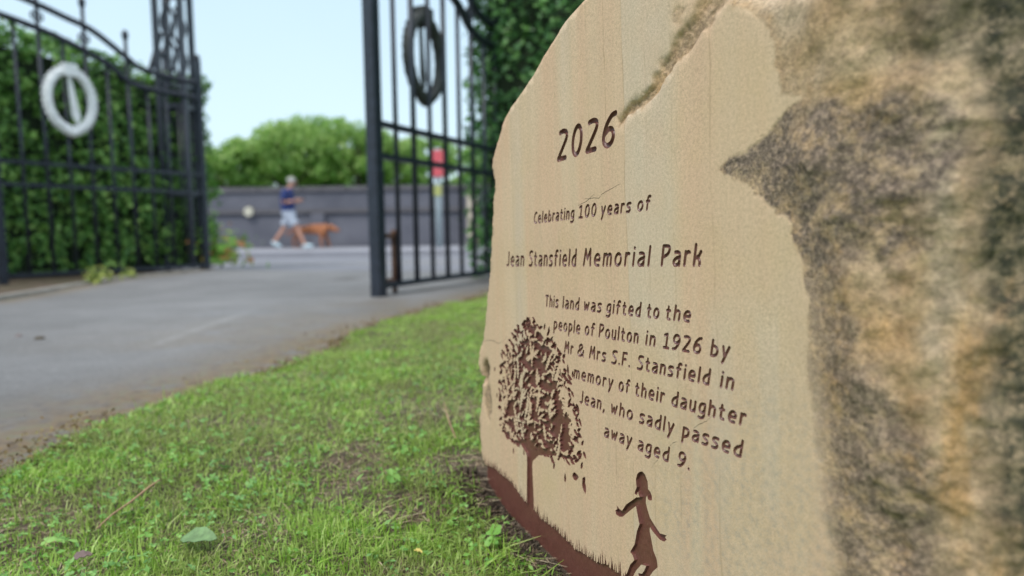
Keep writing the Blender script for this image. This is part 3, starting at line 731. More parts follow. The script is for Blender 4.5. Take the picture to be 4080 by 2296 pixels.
# back: boundary ring (ccw seen from the front: bottom -> right end -> top -> left outline down)
def find(P):
    return int(np.argmin((CV[:, 0] - P[0]) ** 2 + (CV[:, 1] - P[1]) ** 2))
ring = [find(p) for p in bot] + [int(q) for q in ridx[0, :]] + [int(q) for q in ridx[1:, -1]] + [int(q) for q in ridx[-1, :-1][::-1]] + [find(p) for p in Lb[::-1]]
rg = []
for q in ring:
    if not rg or rg[-1] != q: rg.append(q)
if rg[0] == rg[-1]: rg.pop()
VA = np.concatenate(Vall)
RP = VA[rg]; backs = []
levels = [(.05, -.006), (.15, -.012), (.3, -.008), (.45, .02), (.6, .06), (.75, .14), (.88, .28), (.96, .5), (1.0, .78)]
ctr = np.array([330.0, 205.0])
for t_, k_ in levels:
    Q = RP.copy(); Q[:, 1] = RP[:, 1] + (235 - RP[:, 1]) * t_
    Q[:, 0] += (ctr[0] - Q[:, 0]) * k_; Q[:, 2] += (ctr[1] - Q[:, 2]) * k_
    nn = fbm(Q, .03, 4, 120) * 7 * min(1, t_ * 4) + fbm(Q, .15, 3, 130) * 1.6 * min(1, t_ * 6)
    dirn = Q[:, [0, 2]] - ctr; ln_ = np.linalg.norm(dirn, axis=1, keepdims=True); Q[:, [0, 2]] += dirn / ln_ * nn[:, None]
    Q[:, 1] += nn * .5 * (t_ > .6)
    backs.append(Q)
nb = len(rg); FB = []; prev = np.array(rg)
for Q in backs:
    ids = cntv + np.arange(nb); Vall.append(Q); cntv += nb
    p2 = np.roll(prev, -1); i2 = np.roll(ids, -1)
    FB.append(np.stack([prev, i2, p2], 1)); FB.append(np.stack([prev, ids, i2], 1)); prev = ids
Vall.append(np.array([[ctr[0], 240, ctr[1]]])); FB.append(np.stack([prev, np.full(nb, cntv), np.roll(prev, -1)], 1)); cntv += 1
VA = np.concatenate(Vall)
FA = np.concatenate([stoneF, F_right] + FB)
at = {k: np.concatenate([x_, y_]) for (k, x_), y_ in zip(stone_attrs(CV[:, 0], CV[:, 1], mm_).items(),
      [q.reshape(nr, ncn)[:, 1:].ravel() for q in stone_attrs(SS.ravel(), VV.ravel(), mr).values()])}
nrest = len(VA) - len(at['rough']); Pb = VA[-nrest:]
fill = dict(ochre=np.zeros(nrest), pale=np.zeros(nrest), rough=np.ones(nrest), patina=sstep(-.1, .3, fbm(Pb, .02, 3, 5)), moss=sstep(-.1, .3, fbm(Pb, .02, 3, 6)), strip=np.zeros(nrest), speck=np.zeros(nrest), crackline=np.zeros(nrest))
at = {k: np.concatenate([v_, fill[k]]) for k, v_ in at.items()}
used = np.zeros(len(VA), bool); used[FA.ravel()] = True
remap = np.cumsum(used) - 1
stone = mesh_np('memorial_stone', VA[used] * .001, remap[FA], M_STONE, smooth=True, attrs={k: v_[used] for k, v_ in at.items()})
stone.matrix_world = Mst
tag(stone, 'large sandstone boulder with a sawn face, brown engraved lettering and a rough mossy side', 'memorial stone')

def child_from(faces, name, label=None, smooth=True):
    ids = np.unique(faces); mp = {int(k): n for n, k in enumerate(ids)}
    rm = np.zeros(ids.max() + 1, dtype=int); rm[ids] = np.arange(len(ids))
    o = mesh_np(name, front[ids] * .001, rm[faces], M_PAINT, stone, smooth=smooth)
    if label: o['label'] = label
    return o
lab = sampT(cen[:, 0], cen[:, 1], LAB).astype(int)
for li, (ch, polys, hw) in enumerate(letters):
    f = CF[isL & (lab == li)]
    if len(f): child_from(f, 'engraved_letter')
labp = sampT(cen[:, 0], cen[:, 1], LP).astype(int)
for li, (nm_, lb_) in enumerate([('engraved_tree', 'brown engraved tree with a leafy crown'), ('engraved_grass', 'brown engraved strip of spiky grass along the foot'), ('engraved_girl', 'brown engraved silhouette of a girl in a dress'), ('engraved_leaf', 'small brown engraved leaf falling between tree and girl'), ('engraved_leaf', 'small brown engraved leaf beside the tree crown')]):
    f = CF[isP & (labp == li)]
    if len(f): child_from(f, nm_, lb_, False)
# hairline cracks
for path in [[(-4, 144), (12, 149), (32, 151), (44, 149.5), (55, 152), (68, 158)], [(224, 288), (238, 287.5), (246, 287), (252, 290), (262, 292), (276, 295)], [(214, 283.5), (228, 286), (240, 291)],
             [(303, 79), (308, 86), (314, 92), (318, 98), (320, 101)], [(327, 104), (331, 108), (336, 110.5)], [(351, 121), (357, 126), (366, 131), (372, 136)], [(278, 26), (284, 38)]]:
    mb = MB(); n = len(path); v_ = []
    pp = crom(path, 4)
    wv = [.16 * (1 - abs(2 * k / (len(pp) - 1) - 1) ** 2) + .07 for k in range(len(pp))]
    f_ = []
    for k, (x_, y_) in enumerate(pp):
        x_ += random.uniform(-.25, .25); y_ += random.uniform(-.25, .25)
        w0 = float(disp(np.array([x_]), np.array([y_]), masks(np.array([x_]), np.array([y_])))[0])
        for s_ in (-1, 1): v_.append(((x_ + s_ * wv[k] * .5) * .001, (-w0 - .07) * .001, (y_ + s_ * wv[k]) * .001))
        if k: b_ = 2 * k; f_.append((b_ - 2, b_, b_ + 1, b_ - 1))
    mesh_obj('hairline_crack', v_, f_, M_SOIL, stone)

# ------------------------------------------------------------------ ground, path, road
edge_pts = [(-.70, -3.0), (-.655, .0), (-.632, .68), (-.639, .828), (-.615, .935), (-.571, 1.168), (-.531, 1.267), (-.478, 1.461), (-.435, 1.725), (-.377, 2.065), (-.260, 2.50), (-.147, 2.827), (.075, 3.372), (.22, 4.05), (.25, 4.5)]
ey = np.array([p[1] for p in edge_pts]); ex = np.array([p[0] for p in edge_pts])
def edge_x(y): return np.interp(y, ey, ex) + .012 * np.sin(np.asarray(y) * 9) + .008 * np.sin(np.asarray(y) * 23 + 1)
def stone_front_dist(x, y):
    """horizontal distance in front of the stone face line, and u along it"""
    dx = x - A0.x; dy = y - A0.y; ul = math.hypot(U.x, U.y)
    u_ = (dx * U.x + dy * U.y) / ul; w_ = -(dx * Y_in.x + dy * Y_in.y)
    return u_, w_
def lawn_z(x, y):
    x = np.asarray(x, float); y = np.asarray(y, float)
    P = np.stack([x, y, np.zeros_like(x)], 1)
    z = .008 + .010 * sstep(.0, .5, x - edge_x(y)) + .012 * fbm(P, 3.0, 3, 200) + .003 * vnoise(P, 14, 201)
    z = z - .042 * sstep(1.0, .50, y) - .006 * sstep(.5, .1, y)
    u_, w_ = stone_front_dist(x, y)
    near = np.exp(-(w_ / .075) ** 2) * sstep(-.04, .06, u_)
    z = z - .010 * near
    return z
base = mesh_obj('ground', [(-400, -300, -.25), (400, -300, -.25), (400, 500, -.25), (-400, 500, -.25)], [(0, 1, 2, 3)], M_GROUND); tag(base, kind='structure')

# lawn soil sheet: fine grid near, following the path edge
ys = np.concatenate([np.arange(-2.5, .3, .1), np.arange(.3, 1.1, .006), np.arange(1.1, 4.6, .03), [5.2, 6.0]])
kk = np.concatenate([np.arange(0, .9, .006), np.arange(.9, 1.6, .03), np.arange(1.7, 8, .5)])
YY, KK = np.meshgrid(ys, kk, indexing='ij'); XX = edge_x(YY) + KK - .015
Z = lawn_z(XX.ravel(), YY.ravel()).reshape(XX.shape)
Z[:, 0] = -.03
Vl = np.stack([XX, YY, Z], -1).reshape(-1, 3); r_, c_ = XX.shape
ix = np.arange(r_ * c_).reshape(r_, c_)
Fq = np.stack([ix[:-1, :-1].ravel(), ix[:-1, 1:].ravel(), ix[1:, 1:].ravel(), ix[1:, :-1].ravel()], 1)
turf = np.clip(np.maximum(sstep(-.05, .35, Vl[:, 0] - .75 * Vl[:, 1] - .35), np.maximum(sstep(.5, .3, Vl[:, 1]), sstep(3.4, 4.2, Vl[:, 1]))), 0, 1)
lawn = mesh_np('lawn_soil', Vl, Fq, M_SOIL, smooth=True, attrs=dict(turf=turf)); tag(lawn, kind='structure')

# tarmac path
def kerb_x(y): return np.interp(y, [-3, 2.7, 3.09, 3.8, 4.6, 5.55, 5.9], [-2.5, -2.36, -2.36, -2.50, -2.59, -2.60, -2.60])
ys = np.concatenate([np.arange(-2.5, .6, .2), np.arange(.6, 5.9, .03)])
tq = np.linspace(0, 1, 120)
YY, TT = np.meshgrid(ys, tq, indexing='ij'); X0 = kerb_x(YY); X1 = np.where(YY < 4.4, edge_x(YY) + .01, .25); XX = X0 + (X1 - X0) * TT
# threshold line between the gate piers: the path ends on it
thr = lambda x: 5.74 + (x + 2.55) * (-.409)
YC = np.minimum(YY, thr(XX)); P = np.stack([XX.ravel(), YC.ravel(), np.zeros(XX.size)], 1)
Z = (.012 * fbm(P, .9, 2, 300)).reshape(XX.shape)
edg = np.maximum(np.exp(-((X1 - XX) / .24) ** 2) * 1.0, .8 * np.exp(-((XX - X0) / .12) ** 2))
edg = np.maximum(edg, .5 * sstep(.1, .5, fbm(P, 1.6, 3, 310)).reshape(XX.shape) * np.exp(-((X1 - XX) / .6) ** 2) * (YC > 1.6))
chalk = np.exp(-((XX + .94 + .05 * (YC - 2.1)) / .018) ** 2) * sstep(1.68, 1.8, YC) * sstep(2.6, 2.3, YC)
stain = np.exp(-((XX + 1.05) / .10) ** 2 - ((YC - 4.35) / .16) ** 2) + np.exp(-((YC - thr(XX)) / .07) ** 2) * .7
r_, c_ = XX.shape; ix = np.arange(r_ * c_).reshape(r_, c_)
Fq = np.stack([ix[:-1, :-1].ravel(), ix[:-1, 1:].ravel(), ix[1:, 1:].ravel(), ix[1:, :-1].ravel()], 1)
Vp = np.stack([XX, YC, Z], -1).reshape(-1, 3)
ar = np.abs(np.cross(Vp[Fq[:, 2]] - Vp[Fq[:, 0]], Vp[Fq[:, 3]] - Vp[Fq[:, 1]])[:, 2]); Fq = Fq[ar > 1e-7]
path = mesh_np('path', Vp, Fq, M_TAR, smooth=True, attrs=dict(edge=edg.ravel(), chalk=chalk.ravel(), stain=stain.ravel())); tag(path, kind='structure')

# flower-bed soil left of the path, kerb
Vs = []; ysb = np.arange(-2.5, 6.4, .15)
for y in ysb:
    kx = float(kerb_x(y))
    for k, dx in enumerate((0, .25, .6, 1.2, 3, 9)): Vs.append((kx - .052 - dx, y, -.02 + .02 * noise.noise((kx + dx * 3, y * 2, 0))))
Fs = [(i * 6 + j + 1, i * 6 + j, i * 6 + j + 6, i * 6 + j + 7) for i in range(len(ysb) - 1) for j in range(5)]
tag(mesh_obj('bed_soil', Vs, Fs, M_SOIL, smooth=True), kind='structure')
kroot = empty('kerb_edging', (-2.5, 3, 0)); tag(kroot, 'low stone edging along the left side of the tarmac path under the gate', 'kerb')
y = 1.2
while y < 5.6:
    L_ = .45; x0 = float(kerb_x(y)); x1 = float(kerb_x(y + L_ - .012)); mb = MB()
    zt = .016 + random.uniform(-.004, .004)
    v = [(x0 - .05, y, -.06), (x0, y, -.06), (x1, y + L_ - .012, -.06), (x1 - .05, y + L_ - .012, -.06), (x0 - .048, y, zt), (x0 - .003, y, zt), (x1 - .003, y + L_ - .012, zt), (x1 - .048, y + L_ - .012, zt)]
    v = [(p[0] + 2.5, p[1] - 3, p[2]) for p in v]
    mesh_obj('edging_stone', v, [(3, 2, 1, 0), (4, 5, 6, 7), (0, 1, 5, 4), (1, 2, 6, 5), (2, 3, 7, 6), (3, 0, 4, 7)], M_KERB, kroot)
    y += L_

# outside the gate: near footway, road, far footway
def sheet(name, x0, y0, x1, y1, z, mat, zb=None):
    mb = MB(); mb.box((x0, y0, (zb if zb is not None else z - .2)), (x1, y1, z)); o = mb.build(name, mat); tag(o, kind='structure'); return o
mesh_ = mesh_obj('near_pavement', [(-40, 22.0, -.03), (-2.55, 5.745, -.008), (.25, 4.60, -.008), (40, 4.6, -.03), (40, 7.6, -.05), (-40, 7.6, -.05)][1:] + [(-40, 6.4, -.03)], [(0, 1, 2, 3, 4, 5)], M_ROAD); tag(mesh_, kind='structure')
sheet('near_kerb', -40, 7.6, 40, 7.72, -.045, M_KERB)
sheet('road', -60, 7.72, 60, 13.4, -.15, M_ROAD, -.22)
sheet('far_kerb', -60, 13.4, 60, 13.55, -.055, M_FOOTWAY)
sheet('far_pavement', -60, 13.55, 60, 18.4, -.06, M_FOOTWAY)

# parapet wall
wroot = empty('parapet_wall', (-6, 18.5, -.06)); tag(wroot, 'long dark grey parapet wall with a stone coping across the road', 'wall')
mb = MB().box((-14, .06, -.2), (24, .55, .92)); mb.build('lower_wall', M_WALL, wroot)
mb = MB().box((-14, -.02, .925), (24, .55, 1.03)); mb.build('string_course', M_COPING, wroot)
mb = MB().box((-14, .09, 1.035), (24, .5, 1.50)); mb.build('upper_wall', M_WALL, wroot)
x = -14.0
while x < 24:
    MB().box((x, .03, 1.505), (x + 1.18, .58, 1.64)).build('coping_stone', M_COPING, wroot); x += 1.2
for x in (-3.4, .62, 4.7, 8.8): MB().box((x, -.03, -.2), (x + .35, .6, .92)).build('pilaster', M_WALL, wroot)
lamp = empty('wall_plaque', (-7.05, 18.42, .92)); tag(lamp, 'small round cream plaque fixed on the parapet wall', 'plaque')
M_CREAM = simple_mat('cream_paint', (.55, .52, .42), .6)
MB().tube([(0, .09, 0), (0, .03, 0), (0, .0, 0)], [.13, .13, .115], 20).build('plaque_disc', M_CREAM, lamp, False)
MB().tube([(0, .13, 0), (0, .088, 0)], [.155, .155], 20).build('plaque_ring', M_COPING, lamp, False)

# ------------------------------------------------------------------ foliage helper
def leaves(n, pos, nor, size, asp=.55, tilt=.7, seed=0, droop=0.0):
    r = np.random.default_rng(seed)
    d = nor + tilt * r.normal(size=(n, 3)); d /= np.linalg.norm(d, axis=1, keepdims=True)
    t = r.normal(size=(n, 3)); t[:, 2] -= droop; t -= d * (t * d).sum(1, keepdims=True); t /= np.linalg.norm(t, axis=1, keepdims=True)
    b = np.cross(d, t); s = (size * (.6 + .8 * r.random(n)))[:, None] if np.isscalar(size) else (size * (.6 + .8 * r.random(n)))[:, None]
    fold = d * s * .18
    v = np.stack([pos - t * s, pos + b * s * asp - t * s * .1 + fold, pos + t * s, pos - b * s * asp - t * s * .1 + fold], 1).reshape(-1, 3)
    i = np.arange(n) * 4
    f = np.concatenate([np.stack([i, i + 2, i + 1], 1), np.stack([i, i + 3, i + 2], 1)])
    return v, f

def hedge(name, P0, P1, thick, z1, nleaf, leaf, mat, label, seed, grow=0.0):
    """box hedge whose front face runs from P0 to P1; thickness goes to the left of P0->P1"""
    r = np.random.default_rng(seed)
    P0 = np.array(P0, float); P1 = np.array(P1, float); L_ = np.linalg.norm(P1 - P0); ax = (P1 - P0) / L_; nr_ = np.array([-ax[1], ax[0]])
    root = empty(name, (P0[0], P0[1], 0)); tag(root, label, 'hedge')
    areas = [L_ * z1, thick * z1, L_ * thick, thick * z1]; pr = np.array(areas) / sum(areas)
    fc = r.choice(4, nleaf, p=pr); a_ = r.random(nleaf); b_ = r.random(nleaf)
    pos = np.zeros((nleaf, 3)); no = np.zeros((nleaf, 3))
    for k in range(4):
        mk = fc == k
        if k == 0: q = P0 + np.outer(a_[mk] * L_, ax); pos[mk, :2] = q; pos[mk, 2] = b_[mk] * z1; no[mk] = (-nr_[0], -nr_[1], 0)
        if k == 1: q = P1 + np.outer(a_[mk] * thick, nr_); pos[mk, :2] = q; pos[mk, 2] = b_[mk] * z1; no[mk] = (ax[0], ax[1], 0)
        if k == 3: q = P0 + np.outer(a_[mk] * thick, nr_); pos[mk, :2] = q; pos[mk, 2] = b_[mk] * z1; no[mk] = (-ax[0], -ax[1], 0)
        if k == 2: q = P0 + np.outer(a_[mk] * L_, ax) + np.outer(b_[mk] * thick, nr_); pos[mk, :2] = q; pos[mk, 2] = z1; no[mk] = (0, 0, 1)
    bump_ = fbm(pos, 2.2, 3, seed) * .11 + fbm(pos, 7, 2, seed + 3) * .09
    pos = pos + no * (bump_ + r.normal(0, .028, nleaf) - .015)[:, None]
    keep = fbm(pos, 6, 2, seed + 9) > -.45 ; pos = pos[keep]; no = no[keep]; no[:, 2] += .35
    pos[:, 2] *= 1 + grow * np.clip(1 - (pos[:, :2] - P0) @ ax / L_, 0, 1)
    v, f = leaves(len(pos), pos, no, leaf, .6, .8, seed)
    v[:, 0] -= P0[0]; v[:, 1] -= P0[1]
    v[:, 2] = np.maximum(v[:, 2], .01)
    o = mesh_np('foliage', v, f, mat, root); o['kind'] = 'stuff'
    # solid near-black core: the shade inside the hedge put into its colour
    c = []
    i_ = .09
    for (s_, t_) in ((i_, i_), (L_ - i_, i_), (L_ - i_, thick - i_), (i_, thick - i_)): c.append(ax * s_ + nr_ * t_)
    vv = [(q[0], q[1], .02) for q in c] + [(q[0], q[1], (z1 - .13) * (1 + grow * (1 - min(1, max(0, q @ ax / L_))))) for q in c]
    mesh_obj('dark_core', vv, [(3, 2, 1, 0), (4, 5, 6, 7), (0, 1, 5, 4), (1, 2, 6, 5), (2, 3, 7, 6), (3, 0, 4, 7)], M_CORE, root)
    return root

hedge('hedge', (-5.2, 2.7), (-2.78, 6.45), .8, 1.72, 30000, .026, M_HEDGE, 'clipped green hedge behind the left gate leaf', 31, .18)
hedge('hedge', (-.24, 4.10), (2.6, 3.35), .8, 2.35, 26000, .021, M_HEDGE2, 'tall dark green hedge behind the memorial stone and right gate', 32)

# ------------------------------------------------------------------ gates
SQ = .012
def gate(loc, ang, zscale, left, label, wreath_mat, free_w):
    """local x from hinge (0) to free end (1.45); gate plane y=0"""
    g = empty('gate', loc, ang); tag(g, label, 'gate'); g.scale = (1, 1, zscale)
    lowx = [-.06, .38, .53, .65, .79, .95, 1.09, 1.24, 1.45]; lowz = [1.43, 1.436, 1.465, 1.55, 1.611, 1.664, 1.701, 1.73, 1.76]
    upz = [1.55, 1.57, 1.64, 1.715, 1.79, 1.83, 1.865, 1.895, 1.93]
    lz = lambda x_: float(np.interp(x_, lowx, lowz)); uz = lambda x_: float(np.interp(x_, lowx, upz))
    # horizontal rails
    for z in (.035, .645, .795):
        MB().box((-.05, -.016, z - .013), (1.44, .016, z + .013)).build('rail', M_IRON, g)
    for zz, nm in ((lowz, 'curved_rail'), (upz, 'curved_rail')):
        pts_ = crom(list(zip(lowx, zz)), 5); mb = MB()
        mb.tube([(p[0], 0, p[1]) for p in pts_], .023, 8); mb.build(nm, M_IRON, g, True)
    # hinge stile and free stile
    mb = MB().box((-.082, -.02, 0), (-.042, .02, 1.74)); s1 = mb.build('hinge_stile', M_IRON, g)
    MB().ball((-.062, 0, 1.76), .026).build('finial', M_IRON, s1, True)
    mb = MB().box((1.42, -free_w, -.02), (1.42 + free_w * 2, free_w, 2.02)); s2 = mb.build('meeting_stile', M_IRON, g)
    MB().ball((1.42 + free_w, 0, 2.05), .04).build('finial', M_IRON, s2, True)
    for k in range(9):
        x_ = .08 + .15 * k
        tall = (k % 2 == 1)
        top_ = (uz(x_) + .16) if tall else lz(x_)
        bar = MB().tube([(x_, 0, .03), (x_, 0, top_)], SQ * (1.15 if tall else 1), 8).build('bar', M_IRON, g, True)
        if tall:
            MB().tube([(x_, 0, top_ - .03), (x_, 0, top_ - .01), (x_, 0, top_ + .02), (x_, 0, top_ + .04)], [.016, .024, .024, .012], 8).build('finial', M_IRON, bar, True)
            # scroll collar between the curved rails
            mb = MB()
            for sg in (-1, 1):
                c0 = (x_ + sg * .022, 0, (uz(x_) + lz(x_)) / 2)
                mb.tube([(c0[0] + .014 * math.cos(q), 0, c0[2] + .022 * math.sin(q)) for q in np.linspace(0, 2 * math.pi, 13)], .008, 6, cap=False)
            mb.build('collar_scroll', M_IRON, bar, True)
    # wreath emblem with blade
    cx, cz, rx, rz = .965, (1.245 if left else 1.20), .148, .205; WS = 1 if left else -1
    w_ = empty('wreath', (0, 0, 0)); w_.parent = g; w_.scale = (1, -WS, 1)
    mb = MB(); n = 40
    ring_ = []
    for k in range(n + 1):
        q = 2 * math.pi * k / n + math.pi / 2
        px_, pz_ = cx + rx * math.cos(q), cz + rz * math.sin(q)
        if abs(k - n / 2) < 2.2: pz_ -= .022 * (1 - abs(k - n / 2) / 2.2)
        ring_.append((px_, -.03, pz_))
    mb.tube(ring_, [.028 + .003 * (k % 2) for k in range(n + 1)], 10, cap=False)
    mb.build('wreath_ring', wreath_mat, w_, True)
    # laurel leaves around the ring
    mb = MB()
    for k in range(34):
        q = 2 * math.pi * (k + .5) / 34 + math.pi / 2
        if abs((k + .5) - 17) < 1.2: continue
        dirq = 1 if k < 17 else -1
        for off, sg in ((.024, 1), (-.020, -1)):
            bx_ = Vector((cx + (rx + off) * math.cos(q), -.035, cz + (rz + off) * math.sin(q)))
            tn = Vector((math.sin(q), 0, -math.cos(q))) * dirq; out = Vector((math.cos(q), 0, math.sin(q))) * sg
            tip = bx_ + (-tn * .040 + out * .010); sd_ = out.cross(Vector((0, 1, 0))).normalized() * .0
            side = Vector((0, 1, 0)).cross((tip - bx_).normalized()) * .013
            b0 = len(mb.v); mid = (bx_ + tip) / 2
            mb.v += [tuple(bx_), tuple(mid + side), tuple(tip), tuple(mid - side), tuple(mid + Vector((0, -.012, 0)))]
            mb.f += [(b0, b0 + 1, b0 + 4), (b0 + 1, b0 + 2, b0 + 4), (b0 + 2, b0 + 3, b0 + 4), (b0 + 3, b0, b0 + 4), (b0, b0 + 3, b0 + 2, b0 + 1)]
    o = mb.build('laurel_leaves', wreath_mat, w_)
    # ribbon tie at the top and blade
    MB().box((cx - .045, -.07, cz + rz - .035), (cx + .045, .0, cz + rz + .05)).build('wreath_band', wreath_mat, w_)
    tl = -.035
    v = []
    for (z_, hw) in ((cz + rz - .03, .013), (cz + rz - .17, .022), (cz - rz + .10, .030), (cz - rz + .045, .008)):
        xx = cx + .01 + tl * (cz + rz - z_) / .3 * (1 if left else .4)
        v += [(xx - hw, -.045, z_), (xx, -.058, z_), (xx + hw, -.045, z_), (xx, -.032, z_)]
    f = []
    for k in range(3):
        for q in range(4): a0 = k * 4 + q; b0 = k * 4 + (q + 1) % 4; f.append((a0, b0, b0 + 4, a0 + 4))
    f += [(3, 2, 1, 0), (12, 13, 14, 15)]
    mesh_obj('blade', v, f, wreath_mat, w_)
    return g
la = math.atan2(-.85377, -.52065)
gl = gate((-2.623, 5.755, 0), la, 1.0, True, 'left black iron gate leaf standing open, with a silver wreath emblem', M_SILVER, .024)
gr_dir = (.4202, .90743); HR = (-.595 + .42 * 1.45, 3.03 + .907 * 1.45, .015)
ra = math.atan2(-.90743, -.4202)
gr = gate(HR, ra, .945, False, 'right black iron gate leaf standing open beside the stone, its wreath emblem seen from behind', M_DARKMETAL, .026)
# drop bolt on the right leaf
bt = MB().tube([(1.27, -.035, -.045), (1.27, -.035, .30)], .013, 10).build('drop_bolt', M_RUST, gr, True)
for z in (.05, .27):
    MB().box((1.25, -.045, z - .012), (1.43, -.014, z + .012)).build('bolt_bracket', M_RUST, gr)

# openwork iron gate pier beside the left hinge
def pier(loc, rz, label):
    p = empty('gate_pier', loc, rz); tag(p, label, 'gate pier')
    H = 3.2; a = .105
    for sx in (-1, 1):
        for sy in (-1, 1):
            MB().box((sx * a - .022, sy * a - .022, 0), (sx * a + .022, sy * a + .022, H)).build('corner_post', M_IRON, p)
    for z in (.03, .66, 1.42, 1.60, 2.4, 3.15):
        for sy in (-1, 1): MB().box((-a + .023, sy * a - .012, z - .015), (a - .023, sy * a + .012, z + .015)).build('cross_bar', M_IRON, p)
        for sx in (-1, 1): MB().box((sx * a - .012, -a + .023, z - .015), (sx * a + .012, a - .023, z + .015)).build('cross_bar', M_IRON, p)
    MB().box((-.2, -.2, H + .001), (.2, .2, H + .06)).build('pier_cap', M_IRON, p)
    MB().ball((0, 0, H + .14), .085).build('finial', M_IRON, p, True)
    for sy in (-1, 1):
        for zc in (1.98, 2.05 + .72):
            for sg in (-1, 1):
                pts_ = []
                for t_ in np.linspace(-1, 1, 25):
                    q = t_ * math.pi * 1.15; am = .062
                    pts_.append((sg * (am * math.sin(q)) * .9, sy * a, zc + t_ * .33))
                MB().tube(pts_, .016, 6).build('scroll', M_IRON, p, True)
        for x_ in (-.05, .05): MB().tube([(x_, sy * a, .03), (x_, sy * a, 1.42)], .010, 6).build('bar', M_IRON, p, True)
    return p
pr_ = pier((-2.92, 6.12, -.01), R(3), 'tall openwork black iron gate pier with scrollwork at the left hinge')
MB().tube([(-.16, .12, 2.1), (-.44, .30, 1.55), (-.80, .55, .9)], .022, 8).build('stay_bar', M_IRON, pr_, True)

# ------------------------------------------------------------------ trees behind the wall
def tree(loc, h, rad, seed, label, base_h=None, n=4600, ls=.12):
    r = np.random.default_rng(seed); root = empty('broadleaf_tree', loc); tag(root, label, 'tree', 'trees behind the parapet wall')
    bh = base_h if base_h is not None else h * .22
    mb = MB(); mb.tube([(0, 0, -.2), (.05, 0, h * .2), (-.05, .05, h * .45), (.05, 0, h * .8)], [.22, .17, .12, .04], 8)
    for k in range(7):
        an = k * 2.4 + seed; z0 = h * (.22 + .06 * k); l_ = rad * .75
        mb.tube([(0, 0, z0), (math.cos(an) * l_ * .5, math.sin(an) * l_ * .5, z0 + h * .12), (math.cos(an) * l_, math.sin(an) * l_, z0 + h * .2)], [.08, .05, .02], 6)
    mb.build('trunk', M_BARK, root, True)
    pos = []; nor = []
    ncl = 34
    for k in range(ncl):
        th = r.uniform(0, 6.283); ph = r.uniform(-.75, 1.0); q = r.uniform(.45, .92)
        cz = bh + (h - bh) * .5 + ph * (h - bh) * .40; rr = rad * q * math.sqrt(max(.1, 1 - (ph * .85) ** 2))
        c = np.array([rr * math.cos(th), rr * math.sin(th), cz]); cr = rad * r.uniform(.22, .38)
        m_ = n // ncl; d = r.normal(size=(m_, 3)); d /= np.linalg.norm(d, axis=1, keepdims=True)
        pos.append(c + d * cr * (r.random((m_, 1)) ** .35) * np.array([1, 1, .75])); nor.append(d + np.array([0, 0, .5]))
    pos = np.concatenate(pos); nor = np.concatenate(nor)
    v, f = leaves(len(pos), pos, nor, ls, .6, .6, seed)
    o = mesh_np('crown', v, f, M_TREE, root)
    return root
for k, (px_, Y_, topy, rad) in enumerate([(700, 30, 610, 2.6), (905, 27, 560, 1.7), (1030, 31, 553, 1.8), (1180, 28, 478, 2.0), (1300, 33, 468, 2.4), (1440, 29, 490, 1.9), (1560, 30, 520, 1.9), (1700, 34, 535, 1.9), (1890, 38, 668, 1.6), (2050, 30, 520, 2.5), (2500, 32, 450, 3.0), (400, 33, 560, 3.0)]):
    hz = 953 - px_ * .0137
    h = (hz - topy) * Y_ / 2720 + CAM_H + .15
    lbs = ['leafy green tree far left behind the hedge', 'bright green tree just right of the hedge corner', 'bright green low tree behind the wall plaque', 'tall light green tree behind the walking man', 'tallest spreading green tree right of the walking man', 'green tree just left of the right gate stile', 'green tree seen through the first bars of the right gate', 'green tree seen behind the red sign', 'lowest green tree right of the red sign', 'green tree hidden behind the tall hedge', 'big green tree behind the memorial stone', 'green tree behind the left hedge']
    tree(((px_ - 2040) * Y_ / 2720, Y_, -.15), h, rad, 50 + k, lbs[k], base_h=1.5)
    
# shrubs filling the foot of the trees
def shrub(loc, w, h, seed, label):
    r = np.random.default_rng(seed); root = empty('shrub', loc); tag(root, label, 'shrub', 'shrubs behind the parapet wall')
    n = 2600; d = r.normal(size=(n, 3)); d[:, 2] = np.abs(d[:, 2]); d /= np.linalg.norm(d, axis=1, keepdims=True)
    pos = d * (r.random((n, 1)) ** .4) * np.array([w, w * .5, h]); pos[:, :2] *= (1 + .2 * vnoise(pos, 1.2, seed))[:, None]
    v, f = leaves(n, pos, d, .12, .6, .7, seed); mesh_np('foliage', v, f, M_HEDGE, root)
    MB().tube([(0, 0, -.1), (0, 0, h * .6)], [.06, .03], 6).build('trunk', M_BARK, root)
for k, (x, y, w, h) in enumerate([(-9.6, 22.5, 1.5, 1.8), (-7.4, 23.5, 1.3, 2.0), (-5.2, 22.8, 1.4, 2.1), (-3.4, 24, 1.3, 1.9), (1.4, 24, 1.6, 1.9)]):
    shrub((x, y, -.15), w, h, 90 + k, ['dark shrub behind the wall beside the hedge corner', 'dark shrub behind the wall left of the man', 'dark shrub behind the wall right above the dog', 'dark shrub behind the wall beside the gate stile', 'dark shrub behind the wall hidden by the hedge'][k])

